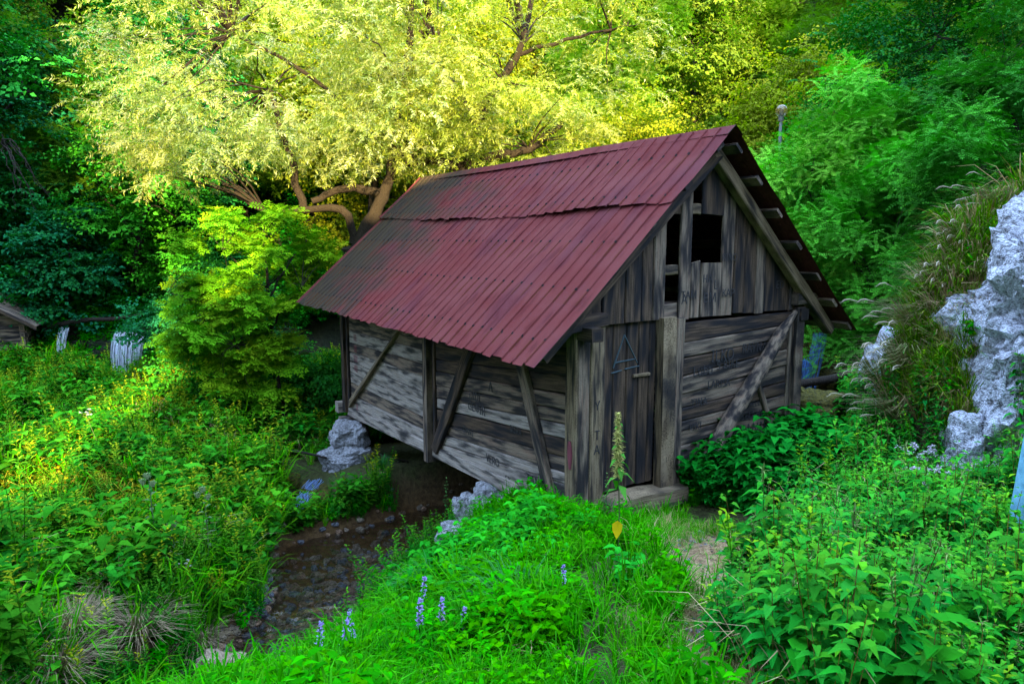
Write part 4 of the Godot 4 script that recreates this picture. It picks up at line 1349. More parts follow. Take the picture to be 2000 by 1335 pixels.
func build_plants() -> void:
	var white := Color(1, 1, 1)
	var grass := []
	for k in 3:
		grass.append(bushy_tuft(16, 0.34, 0.24, 0.0045, Color(0.007, 0.24, 0.003), Color(0.02, 0.28, 0.005)))
	var lush := []
	for k in 3:
		lush.append(herb_plant(5, 0.42, 0.085, 0.02, Color(0.007, 0.23, 0.003)))
	var broadh := []
	for k in 3:
		broadh.append(herb_plant(6, 0.55, 0.12, 0.04, Color(0.009, 0.16, 0.011)))
	var clover := []
	for k in 2:
		clover.append(herb_plant(7, 0.2, 0.04, 0.017, Color(0.01, 0.25, 0.003), 4))
	var spire := []
	for k in 3:
		spire.append(spire_plant(3, 0.75, 0.09, 0.016, Color(0.015, 0.2, 0.012), Color(0.06, 0.24, 0.01)))
	var straw := []
	for k in 2:
		straw.append(bushy_tuft(18, 0.45, 0.4, 0.003, Color(0.27, 0.2, 0.085), Color(0.44, 0.35, 0.19)))
	var net := []
	for k in 4:
		net.append(nettle_plant(0.85, false))
	var netf := [nettle_plant(1.0, true), nettle_plant(0.95, true)]
	sow("grass", "long green grass on the near bank between path and stream", "grass", grass, M.herb, 5600, pick_right_bank, 0.55, 1.1, Color(3.2, 1.0, 1.0), Color(1.0, 0.6, 1.3))
	sow("low_herbs", "small-leaved clover and herbs growing low in the near bank's grass", "herbs", clover, M.herb, 2600, pick_right_bank, 0.7, 1.4, Color(1.6, 0.8, 1.0), Color(4.5, 1.05, 0.8))
	sow("leafy_herbs", "upright leafy herbs on the near bank below the mill corner", "herbs", lush, M.nettle, 1500, func():
		var p := pick_right_bank()
		return p if p.x < 900 and (nz.get_noise_2d(p.x * 9, p.y * 9) > 0.0 or p.y < -6.5) else NO, 0.45, 0.85, Color(3.0, 1.1, 1), Color(1.2, 0.85, 1.2))
	sow("broad_herbs", "patch of broad-leaved herbs in the grass half way down the near bank", "herbs", broadh, M.nettle, 240, func():
		var p := Vector2(-0.35 + rng.randfn() * 0.45, -6.6 + rng.randfn() * 0.6)
		return p if p.x < path_edge(-p.y).x - 0.2 and along(p, COURSE).x > 0.7 else NO, 0.4, 0.75, Color(1.2, 1.2, 1), Color(2.5, 1.6, 0.8))
	sow("nettles", "dense bed of nettles right of the path", "nettles", net, M.nettle, 3300, pick_nettles, 0.5, 0.9, Color(3.4, 1.15, 0.7), Color(1.2, 0.8, 1.3))
	sow("nettle_bed_herbs", "broad-leaved herbs mixed into the nettle bed right of the path", "herbs", broadh + spire, M.nettle, 420, pick_nettles, 0.6, 1.15, Color(1.6, 1.2, 1), Color(4.0, 1.6, 0.8))
	sow("nettle_bed_straw", "dead stems and straw among the nettles right of the path", "grass", straw, M.straw, 160, pick_nettles, 0.8, 1.4, white, Color(0.8, 0.7, 0.6), 0.5)
	sow("flowering_nettles", "taller nettles with pale flower tassels standing in the bed right of the path", "nettles", netf, M.nettle, 200, pick_nettles, 0.6, 0.85, white, white)
	sow("doorside_herbs", "dark broad-leaved herbs growing against the gable wall right of the door", "herbs", broadh, M.nettle, 420, pick_doorside, 0.8, 1.35, Color(0.9, 1.05, 1), Color(1, 1.15, 1.5))
	sow("meadow_herbs", "mixed leafy herbs of the meadow left of the stream", "herbs", broadh, M.herb, 2300, pick_meadow, 0.7, 1.5, Color(1.6, 0.95, 1.0), Color(8.0, 1.6, 0.8))
	sow("meadow_spires", "upright small-leaved plants through the meadow left of the stream", "herbs", spire, M.herb, 2100, pick_meadow, 0.6, 1.5, Color(2.0, 1.0, 1.2), Color(6.0, 1.3, 0.8))
	sow("meadow_grass", "long rank grass of the meadow left of the stream", "grass", grass, M.herb, 3000, pick_meadow, 1.0, 2.6, Color(2.5, 0.9, 1.2), Color(7.0, 1.1, 1.4), 0.3)
	sow("dry_grass", "dead straw-coloured grass through the meadow left of the stream", "grass", straw, M.straw, 1300, func():
		var p := pick_meadow()
		return p if p.x < 900 and nz.get_noise_2d(p.x * 5 + 40, p.y * 5) > 0.05 else NO, 0.7, 1.4, white, Color(0.8, 0.75, 0.7), 0.4)
	sow("sun_gold_grass", "dry grass and moss on the low mounds of the left meadow, gold deepened to imitate sunlight", "grass", [bushy_tuft(22, 0.4, 0.4, 0.004, Color(0.3, 0.24, 0.015), Color(0.5, 0.33, 0.04)), herb_plant(6, 0.4, 0.07, 0.02, Color(0.3, 0.26, 0.01))], M.herb, 3000, func():  # dry plants, their yellow brightened to stand in for warm sunlight
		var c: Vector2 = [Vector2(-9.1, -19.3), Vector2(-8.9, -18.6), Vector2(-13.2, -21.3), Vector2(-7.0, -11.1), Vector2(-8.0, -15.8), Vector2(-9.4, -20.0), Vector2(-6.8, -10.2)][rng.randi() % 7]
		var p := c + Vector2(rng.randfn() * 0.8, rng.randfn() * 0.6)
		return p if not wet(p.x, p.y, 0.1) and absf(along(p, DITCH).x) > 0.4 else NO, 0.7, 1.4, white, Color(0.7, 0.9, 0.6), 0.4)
	sow("ledge_growth", "plants hanging over the ledge between the two left waterfalls", "herbs", lush, M.herb, 420, func():
		var x := rf(-15.5, -10.0)
		return Vector2(x, rf(-23.4, -22.5)) if not (x > -12.75 and x < -11.5) and not (x > -14.5 and x < -13.9) else NO, 0.8, 1.6, white, Color(2, 0.8, 0.8), 0.9)
	sow("bank_straw", "dead straw-coloured stems in the grass of the near bank", "grass", straw, M.straw, 130, pick_right_bank, 0.35, 0.7, white, Color(0.8, 0.8, 0.6), 0.6)
	sow("trampled_grass", "thin trampled and dry grass along the bare path", "grass", straw, M.straw, 420, func():
		var d := rf(2.6, 8.4)
		var e := path_edge(d)
		return Vector2(rf(e.x - 0.25, e.y + 0.15), -d), 0.2, 0.45, white, Color(0.8, 0.85, 0.5), 0.6)
	sow("path_verge", "grass overgrowing the path towards the bottom edge and near the step", "grass", grass, M.herb, 330, func():
		var d := rf(2.6, 5.1) if rf(0, 1) < 0.3 else rf(6.7, 8.3)
		var e := path_edge(d)
		return Vector2(rf(e.x - 0.3, e.y + 0.2), -d), 0.3, 0.75, Color(2.5, 1.0, 1.0), Color(6.0, 1.0, 1.5), 0.3)
	sow("path_grass", "short green grass creeping in over the path", "grass", grass, M.herb, 330, func():
		var d := rf(2.6, 8.6)
		var e := path_edge(d)
		return Vector2(rf(e.x - 0.2, e.y + 0.3) if nz2.get_noise_2d(d * 6, 9) > -0.2 else e.x + rf(-0.3, 0.15), -d), 0.2, 0.42, white, Color(1.5, 1.1, 1), 0.3)
	sow("bank_growth", "leafy growth overhanging both edges of the stream", "herbs", lush + spire, M.herb, 620, pick_bankside, 0.55, 1.0, white, Color(1.2, 0.9, 1.2), 0.5)
	sow("bank_ferns", "dark leafy growth on the bank between the ash and the mill's back end", "herbs", broadh, M.herb, 260, func():
		var p := Vector2(rf(-5.6, -1.8), rf(-18.5, -14.9))
		return p if not in_mill(p.x, p.y, 0.15) and not by_stones(p.x, p.y) else NO, 0.6, 1.2, Color(0.9, 0.9, 1), Color(1.6, 1.2, 0.8), 0.3)
	sow("undergrowth", "dark leafy undergrowth below the trees beyond the falls", "undergrowth", broadh, M.herb, 6500, pick_far, 0.9, 2.0, Color(0.8, 0.8, 0.9), Color(1.6, 1.2, 0.8), 0.3)
	sow("slope_grass", "tufted yellow-green grass on the steep slope round the rock face", "grass", grass, M.herb, 3300, pick_slope, 0.8, 1.5, Color(5.0, 0.65, 1.5), Color(10.0, 0.8, 3.5), 0.5)
	sow("slope_dry_grass", "dry brown grass hanging over the slope by the rock face", "grass", straw, M.straw, 1500, pick_slope, 0.7, 1.2, white, Color(0.7, 0.55, 0.45), 0.7)
	sow("slope_herbs", "low herbs among the grass of the steep slope", "herbs", lush, M.herb, 420, pick_slope, 0.6, 1.1, white, Color(1.3, 0.9, 1.0), 0.4)


# ---------- single things ----------
func flower_stalk(high: float, c: Color) -> Node3D:
	var o := Node3D.new()
	var b := MB.new()
	b.col = Color(0.05, 0.13, 0.03)
	b.tube([Vector3.ZERO, Vector3(0.02, high * 0.5, 0), Vector3(0.05, high, 0.01)], [0.004, 0.003, 0.002], 4, false)
	for k in 7:
		var d := Vector3(cos(k * 2.4), 0.3, sin(k * 2.4)).normalized()
		b.col = Color(0.03, 0.14, 0.02)
		b.leaf(Vector3(0.02, high * (0.1 + 0.08 * k), 0), d, side_of(d), 0.06, 0.014)
	part("stem", b.mesh(), M.herb, o)
	for k in 4:
		var f := MB.new()
		for i in 22:
			var d := Vector3(rf(-1, 1), rf(-0.3, 0.9), rf(-1, 1)).normalized()
			f.col = c * rf(0.7, 1.3)
			f.blade(Vector3(0.03 + 0.02 * k * 0.3, high * (0.7 + 0.1 * k), 0), d, side_of(d), rf(0.018, 0.03) * (1.2 - 0.15 * k), 0.008)
		part("flower", f.mesh(), M.herb, o)
	return o


func build_things() -> void:
	# stones
	rock("upper grey stone of the pair under the mill's far corner", Vector3(-3.28, -0.68, -14.1), Vector3(0.42, 0.3, 0.36), 3, "", 18, "stone", "foundation_stone", M.stone)
	rock("lower, larger pale stone of the pair under the mill's far corner", Vector3(-3.32, -1.18, -13.95), Vector3(0.58, 0.36, 0.44), 9, "", 18, "stone", "foundation_stone", M.stone)
	rock("pale stone on the bank under the near end of the mill's sill", Vector3(-0.16, -0.38, -9.6), Vector3(0.44, 0.28, 0.3), 14, "", 14, "stone", "bank_stone", M.stone)
	rock("small grey stone left of the pale stone under the mill's sill", Vector3(-0.62, -0.5, -9.6), Vector3(0.22, 0.24, 0.2), 15, "", 12, "stone", "bank_stone", M.stone)
	rock("low grey stone nearest the water under the mill's sill", Vector3(-0.8, -0.74, -9.3), Vector3(0.26, 0.2, 0.22), 16, "", 12, "stone", "bank_stone", M.stone)
	rock("flat stone step in front of the mill door", Vector3(1.55, -0.1, -7.75), Vector3(0.36, 0.1, 0.2), 17, "", 12, "stone", "step_stone", M.stone)
	rock("round tan stone in the stream at the bottom of the picture", Vector3(-3.3, -1.62, -7.6), Vector3(0.26, 0.24, 0.24), 18, "", 14, "stone", "stream_stone", blotchy(131, [Color(0.1, 0.07, 0.045), Color(0.26, 0.19, 0.12), Color(0.36, 0.28, 0.19)], 0.5, 2.0))
	rock("white stone in dry grass at the bottom left", Vector3(-5.0, -1.0, -7.1), Vector3(0.16, 0.12, 0.12), 19, "", 12, "stone", "meadow_stone", M.stone)
	var moss := blotchy(141, [Color(0.02, 0.018, 0.012), Color(0.05, 0.055, 0.015), Color(0.13, 0.1, 0.012), Color(0.09, 0.1, 0.02)], 0.9, 5.0)
	rock("mossy dark boulder beside the mill's right corner post", Vector3(4.9, 0.5, -11.1), Vector3(0.6, 0.4, 0.5), 21, "", 20, "boulder", "mossy_boulder", moss)
	rock("wet dark rock at the right waterfall, behind the mill corner", Vector3(7.5, 0.5, -16.6), Vector3(0.7, 0.9, 0.6), 23, "", 16, "boulder", "waterfall_rock", moss)
	rock("dark mossy ledge the right waterfall drops over", Vector3(6.4, 0.3, -16.85), Vector3(0.75, 0.8, 0.5), 24, "", 16, "boulder", "waterfall_rock", moss)
	rock("blocky grey boulder in the nettles left of the rock face", Vector3(5.75, 1.0, -10.6), Vector3(0.5, 0.9, 0.5), 31, "", 22, "boulder", "boulder")
	rock("tall pale pitted limestone face at the right edge", Vector3(5.9, 1.75, -7.55), Vector3(1.05, 2.05, 1.1), 37, "", 80, "cliff", "rock_face", null, 0.12)
	rock("low limestone block at the foot of the rock face", Vector3(5.0, 0.85, -7.4), Vector3(0.42, 0.6, 0.45), 41, "", 26, "boulder", "boulder", null, 0.09)
	rock("small limestone knob on the slope left of the rock face", Vector3(5.55, 2.15, -9.3), Vector3(0.28, 0.35, 0.3), 43, "", 18, "boulder", "boulder", null, 0.08)
	rock("limestone step between the block and the rock face", Vector3(5.25, 1.75, -8.0), Vector3(0.36, 0.35, 0.36), 47, "", 20, "boulder", "boulder", null, 0.09)
	var wl := rock("travertine ledge under the left waterfall", Vector3(-12.6, -0.55, -23.4), Vector3(2.4, 0.85, 0.6), 61, "", 22, "ledge", "waterfall_ledge", blotchy(171, [Color(0.008, 0.01, 0.008), Color(0.02, 0.026, 0.014), Color(0.03, 0.045, 0.015)], 0.8, 5.0))  # mossy ledge, colour darkened to stand in for shade
	rock("mossy dark stone beside the little cascade", Vector3(-4.25, -1.35, -13.3), Vector3(0.22, 0.18, 0.2), 63, "", 12, "stone", "cascade_stone", moss)
	rock("wet dark stone the little cascade runs over", Vector3(-3.75, -1.55, -13.0), Vector3(0.4, 0.22, 0.35), 64, "", 14, "stone", "cascade_stone", moss)
	# pebbles of the stream bed
	var pm := rock_mesh(Vector3(0.05, 0.028, 0.04), 71, 6, 0.3, 0.05)
	var pw := []
	var pc := []
	for i in 2600:
		var at := rf(2.2, 7.9)
		var k := int(at)
		var p: Vector2 = COURSE[k].lerp(COURSE[k + 1], at - k) + Vector2(rf(-1, 1), rf(-1, 1)) * (course_half(at) + 0.3)
		pw.append(upright(Vector3(p.x, gy(p.x, p.y) + 0.005, p.y), rf(0.5, 2.0), 0.4))
		pc.append([Color(0.5, 0.38, 0.24), Color(0.36, 0.26, 0.15), Color(0.3, 0.3, 0.3), Color(0.55, 0.33, 0.18)][rng.randi() % 4] * rf(0.7, 1.2))
	tag(copies("pebbles", pm, M.rock, pw, pc), "brown pebbles on the bed of the stream", "pebbles")
	var gw := []
	var gc := []
	for i in 420:
		var d := rf(2.8, 8.3)
		var e := path_edge(d)
		var x := rf(e.x, e.y)
		gw.append(upright(Vector3(x, gy(x, -d) + 0.012, -d), rf(0.15, 0.6), 0.4))
		gc.append([Color(0.5, 0.42, 0.33), Color(0.35, 0.27, 0.2), Color(0.6, 0.58, 0.55)][rng.randi() % 3] * rf(0.6, 1.1))
	tag(copies("gravel", pm, M.rock, gw, gc), "small stones trodden into the path", "gravel")
	# logs and sticks
	var l := thing("fallen_log", "bare fallen log lying on the bank right of the mill", "log", Vector3(5.3, 0.55, -13.2))
	limb([Vector3(0, 0, 0), Vector3(0.6, 0.12, 0.05), Vector3(1.4, 0.34, -0.1)], 0.09, 0.06, l, "trunk", 0.02)
	l = thing("fallen_log", "mossy log lying across the top of the left waterfall", "log", Vector3(-14.8, 0.5, -22.9))
	limb([Vector3(-0.2, -0.15, 0), Vector3(0.8, 0.1, 0.05), Vector3(2.2, 0.2, 0), Vector3(3.0, 0.3, -0.1)], 0.09, 0.05, l, "trunk", 0.04)
	l = thing("stick", "pale dead stick lying left of the foundation stones", "stick", Vector3(-4.6, -0.85, -13.7))
	limb([Vector3(0, 0, 0), Vector3(0.5, -0.06, 0.0), Vector3(1.0, -0.14, 0.1)], 0.03, 0.02, l, "wood", 0.01)
	l = thing("stick", "twisted roots hanging out under the mill's far corner", "root", Vector3(-2.9, -1.2, -13.9))
	for k in 4:
		limb([Vector3(0, 0.1 * k - 0.1, 0), Vector3(0.4, rf(-0.1, 0.2), 0.1), Vector3(0.8, rf(-0.2, 0.1), 0.1), Vector3(1.2 + rf(-0.2, 0.3), rf(-0.4, 0.1), 0.2)], 0.022, 0.01, l, "root", 0.05)
	l = thing("dead_branches", "bare grey dead branches in the dark at the left edge", "branches", Vector3(-15.8, 6.2, -23.0))
	for k in 9:
		var e := Vector3(rf(0.4, 2.2), rf(-2.2, -0.4), rf(-0.4, 0.4))
		limb([Vector3(-0.5, rf(-0.3, 0.4), -0.8), e * 0.4 + Vector3(0, 0.35, 0), e * 0.75 + Vector3(rf(-0.2, 0.2), 0.1, 0), e], 0.02, 0.006, l, "branch", 0.07)
	# lamp on its post
	var la := thing("globe_lamp", "street lamp with a round glass globe, above the mill's roof peak", "street lamp", Vector3(7.2, 2.0, -20.0))
	var b := MB.new()
	b.tube([Vector3(0, -1.5, 0), Vector3(0, 2.5, 0), Vector3(0, 4.35, 0)], [0.05, 0.045, 0.04], 10)
	part("post", b.mesh(), flat(Color(0.2, 0.2, 0.2), 0.5), la)
	b = MB.new()
	b.tube([Vector3(0, 4.33, 0), Vector3(0, 4.42, 0), Vector3(0, 4.62, 0)], [0.07, 0.07, 0.05], 10)
	part("lamp_holder", b.mesh(), flat(Color(0.12, 0.11, 0.1), 0.5), la)
	var sp := SphereMesh.new()
	sp.radius = 0.155
	sp.height = 0.31
	var gl := StandardMaterial3D.new()
	gl.albedo_color = Color(0.6, 0.48, 0.28, 0.4)
	gl.transparency = BaseMaterial3D.TRANSPARENCY_ALPHA
	gl.roughness = 0.08
	part("globe", sp, gl, la).position.y = 4.6
	# blue post
	var bp := thing("metal_pole", "light blue painted metal pole at the right edge among nettles", "pole", Vector3(3.5, 0.6, -5.0))
	b = MB.new()
	b.tube([Vector3(0.1, -0.4, 0), Vector3(0.15, 0.4, 0), Vector3(0.26, 1.7, 0.0)], [0.062, 0.062, 0.062], 14)
	part("shaft", b.mesh(), blotchy(151, [Color(0.1, 0.25, 0.34), Color(0.16, 0.38, 0.5), Color(0.2, 0.44, 0.56)], 0.8, 0.2, 0.02, 0.2, 0.5), bp)
	build_hut()
	# the tall nettle by the path with its one yellow leaf
	var tn := thing("tall_nettle", "tall flowering nettle in front of the door with one yellow leaf low on its stem", "plant", Vector3(0.97, 0.2, -6.25))
	var st := MB.new()
	st.col = Color(0.08, 0.11, 0.04)
	st.tube([Vector3.ZERO, Vector3(0.0, 0.6, 0), Vector3(-0.02, 1.1, 0), Vector3(-0.03, 1.52, 0)], [0.007, 0.006, 0.005, 0.002], 6)
	part("stem", st.mesh(), M.herb, tn)
	for k in 20:
		var t := 0.52 + 0.45 * k / 19.0
		var a := (k % 2) * PI + (k / 2) * 1.5 + rf(-0.3, 0.3)
		var d := Vector3(cos(a), rf(-0.75, -0.1) if t < 0.75 else rf(-0.2, 0.4), sin(a)).normalized()
		var s := MB.new()
		s.col = Color(0.07, 0.24, 0.03) * rf(0.8, 1.2)
		var ln := lerpf(0.2, 0.06, smoothstep(0.5, 0.95, t)) * rf(0.85, 1.1)
		s.leaf(Vector3.ZERO, d, side_of(d), ln, ln * 0.2, 0.3, 0.3)
		part("leaf", s.mesh(), M.herb, tn).position = Vector3(-0.02 * t, 1.5 * t, 0)
	var tas := MB.new()
	for k in 700:
		var t := rf(0.62, 1.0)
		var a := rf(0, TAU)
		var d := Vector3(cos(a), rf(-0.9, 0.5), sin(a)).normalized()
		tas.col = Color(0.45, 0.4, 0.11) * rf(0.75, 1.25)
		var p := Vector3(-0.03 * t, 1.52 * t, 0)
		tas.blade(p, d, side_of(d), rf(0.03, 0.075) * lerpf(1.15, 0.55, smoothstep(0.7, 1.0, t)), 0.006)
	tag(part("flower_tassels", tas.mesh(), M.herb, tn), "", "", "", "stuff")
	var yl := MB.new()
	yl.col = Color(0.62, 0.45, 0.01)
	yl.full_leaf(Vector3.ZERO, Vector3(-0.05, -1, 0.1).normalized(), Vector3(1, 0, 0.2).normalized(), 0.17, 0.05, 0.1, 0.2)
	part("yellow_leaf", yl.mesh(), M.herb, tn).position = Vector3(-0.015, 0.52, 0.01)
	tn.get_node("yellow_leaf").set_meta("label", "withered bright yellow leaf")
	# the smaller weed at the water
	var wd := spire_plant(1, 0.95, 0.075, 0.02, Color(0.03, 0.13, 0.025), Color(0.1, 0.17, 0.05))
	for q in [["single leafy weed standing against the dark water under the mill", Vector3(-0.95, -1.0, -9.8), 1.0], ["leafy weed against the door post, left of the tall nettle", Vector3(1.05, -0.1, -7.85), 0.8]]:
		var o := single("weed", wd, M.herb, q[0], "plant")
		o.position = q[1]
		o.scale = Vector3.ONE * q[2]
	# purple flower stalks in the near grass
	var spots := [Vector2(-1.02, -3.95), Vector2(-0.68, -4.9), Vector2(-0.45, -4.2), Vector2(-0.98, -4.3), Vector2(-1.4, -5.9), Vector2(-1.22, -4.2), Vector2(-0.3, -4.05), Vector2(-1.3, -5.2), Vector2(0.35, -4.4), Vector2(-0.55, -4.0)]
	var words := ["leftmost purple mint stalk at the bottom edge", "pair of purple blooms half way up the near bank", "purple mint stalk right of the bottom centre-left cluster", "purple mint stalk just above the leftmost one", "purple mint stalk at the water's edge of the near bank", "purple mint stalk left among the bottom cluster", "small purple stalk nearest the bottom centre", "purple mint stalk below the one at the water's edge", "purple stalk nearest the path on the near bank", "short purple stalk in the middle of the bottom cluster"]
	var proto: Node3D = null
	for k in spots.size():
		var o: Node3D
		if proto == null:
			o = flower_stalk(0.42, Color(0.3, 0.22, 0.5))
			proto = o
		else:
			o = proto.duplicate()
		o.name = numbered("mint_flower")
		add_child(o, true)
		o.position = Vector3(spots[k].x, gy(spots[k].x, spots[k].y), spots[k].y)
		o.rotation.y = rf(0, TAU)
		o.scale = Vector3.ONE * rf(0.85, 1.2)
		tag(o, words[k], "flower", "purple flower stalks in the near grass")
	# thistles and white umbels on the left bank
	var th := [["pale thistle head left of its taller neighbour, on the left bank", Vector3(-4.7, 0, -9.0), 1.15], ["pale green thistle on the left bank nearer the stream", Vector3(-4.0, 0, -9.0), 1.1], ["short thistle below the other two on the left bank", Vector3(-4.15, 0, -8.4), 0.9]]
	var tp: Node3D = null
	for q in th:
		var o: Node3D
		if tp == null:
			o = Node3D.new()
			tp = o
			var s := MB.new()
			s.col = Color(0.1, 0.17, 0.07)
			s.tube([Vector3.ZERO, Vector3(0.02, 0.5, 0), Vector3(0, 1.0, 0)], [0.009, 0.007, 0.005], 5)
			for k in 12:
				var d := Vector3(cos(k * 2.4), 0.5, sin(k * 2.4)).normalized()
				s.leaf(Vector3(0.01, 0.15 + 0.065 * k, 0), d, side_of(d), 0.15 - 0.006 * k, 0.025)
			part("stem", s.mesh(), M.herb, o)
			for k in 3:
				var f := MB.new()
				var c := Vector3(0.07 * (k - 1), 1.04 - 0.08 * absf(k - 1), 0.03 * k)
				f.col = Color(0.2, 0.27, 0.12)
				f.tube([c - Vector3(0, 0.035, 0), c, c + Vector3(0, 0.03, 0)], [0.015, 0.033, 0.014], 8)
				for i in 24:
					var d := Vector3(rf(-1, 1), rf(-0.2, 1), rf(-1, 1)).normalized()
					f.blade(c, d, side_of(d), 0.055, 0.006)
				part("flower_head", f.mesh(), M.herb, o)
		else:
			o = tp.duplicate()
		o.name = numbered("thistle")
		add_child(o, true)
		o.position = Vector3(q[1].x, gy(q[1].x, q[1].z), q[1].z)
		o.scale = Vector3.ONE * q[2]
		tag(o, q[0], "plant", "thistles on the left bank")
	var um: Node3D = null
	for q in [["white flower umbel on a long leaning stem by the left bank's edge", Vector3(-3.75, 0, -8.3), 1.0], ["pinkish white flower head high in the left meadow", Vector3(-6.6, 0, -11.4), 1.3], ["small white umbel nearest the little cascade", Vector3(-4.4, 0, -12.6), 0.9]]:
		var o: Node3D
		if um == null:
			o = Node3D.new()
			um = o
			var s := MB.new()
			s.col = Color(0.1, 0.16, 0.05)
			s.tube([Vector3.ZERO, Vector3(-0.08, 0.4, 0), Vector3(-0.22, 0.85, 0)], [0.006, 0.005, 0.003], 5)
			part("stem", s.mesh(), M.herb, o)
			for k in 7:
				var f := MB.new()
				var c := Vector3(-0.22 + rf(-0.09, 0.09), 0.88 + rf(-0.03, 0.05), rf(-0.09, 0.09))
				f.col = Color(0.55, 0.55, 0.5)
				for i in 14:
					var d := Vector3(rf(-1, 1), rf(0, 0.5), rf(-1, 1)).normalized()
					f.blade(c, d, side_of(d), 0.024, 0.008)
				f.col = Color(0.1, 0.16, 0.05)
				f.blade(Vector3(-0.21, 0.8, 0), (c - Vector3(-0.21, 0.8, 0)).normalized(), Vector3(0, 0, 1), (c - Vector3(-0.21, 0.8, 0)).length(), 0.003)
				part("flower", f.mesh(), M.herb, o)
		else:
			o = um.duplicate()
		o.name = numbered("white_umbel")
		add_child(o, true)
		o.position = Vector3(q[1].x, gy(q[1].x, q[1].z), q[1].z)
		o.scale = Vector3.ONE * q[2]
		tag(o, q[0], "flower", "white umbels of the left bank")
	for q in [["cluster of small pinkish white flowers high in the nettle bed by the rock block", Vector3(4.25, 0, -7.3), 1.0], ["cluster of small pinkish white flowers lower in the nettle bed, left of the pole", Vector3(3.72, 0, -6.25), 0.85]]:
		var o := Node3D.new()
		o.name = numbered("pink_flowers")
		add_child(o, true)
		o.position = Vector3(q[1].x, gy(q[1].x, q[1].z), q[1].z)
		o.scale = Vector3.ONE * q[2]
		tag(o, q[0], "flower")
		for k in 16:
			var c := Vector3(rf(-0.22, 0.22), rf(0.5, 0.8), rf(-0.15, 0.15))
			var s := MB.new()
			s.col = Color(0.05, 0.14, 0.03)
			s.tube([Vector3(c.x * 0.3, 0, c.z * 0.3), c], [0.004, 0.002], 3, false)
			part("stem", s.mesh(), M.herb, o)
			var f := MB.new()
			for i in 16:
				var d := Vector3(rf(-1, 1), rf(-0.2, 0.8), rf(-1, 1)).normalized()
				f.col = Color(0.5, 0.42, 0.5) * rf(0.7, 1.2)
				f.leaf(c + d * 0.01, d, side_of(d), rf(0.025, 0.04), 0.009)
			part("flower", f.mesh(), M.herb, o)
	build_plumes()
	# dry tussocks at the bottom left
	var ts := bushy_tuft(420, 0.5, 0.6, 0.0035, Color(0.16, 0.11, 0.06), Color(0.36, 0.28, 0.16))
	for q in [["dead brown grass tussock hanging over the stream at bottom left", Vector3(-4.15, 0, -7.5), 1.0], ["dead straw tussock left of the overhanging one", Vector3(-4.6, 0, -7.1), 0.9], ["brown dry tussock on the bank edge above the round stone", Vector3(-3.75, 0, -8.0), 0.8], ["straw tussock farthest left at the bottom edge", Vector3(-4.5, 0, -6.6), 1.0], ["brown tussock between the white stone and the stream", Vector3(-3.9, 0, -6.9), 1.0], ["dry tussock behind the white stone", Vector3(-4.75, 0, -7.9), 0.8]]:
		var o := single("dry_tussock", ts, M.straw, q[0], "grass tuft", "dead tussocks on the left bank")
		o.position = Vector3(q[1].x, gy(q[1].x, q[1].z) - 0.05, q[1].z)
		o.scale = Vector3.ONE * q[2]
		o.rotation = Vector3(0, rf(0, 6), 0)
	var gs := bushy_tuft(170, 0.5, 0.6, 0.005, Color(0.02, 0.14, 0.03), Color(0.05, 0.19, 0.04))
	for q in [["blue-green arching grass clump in the near bank, centre bottom", Vector3(0.05, 0, -4.6), 0.85], ["arching grass clump on the near bank above the purple stalks", Vector3(-0.65, 0, -5.6), 0.8], ["grass clump hanging under the foundation stones", Vector3(-3.05, 0, -12.75), 0.7], ["grass clump on the bank right of the foundation stones", Vector3(-2.45, 0, -13.2), 0.6]]:
		var o := single("grass_clump", gs, M.herb, q[0], "grass tuft", "arching green grass clumps")
		o.position = Vector3(q[1].x, gy(q[1].x, q[1].z) - 0.03, q[1].z)
		o.scale = Vector3.ONE * q[2]
		o.rotation.y = rf(0, 6)


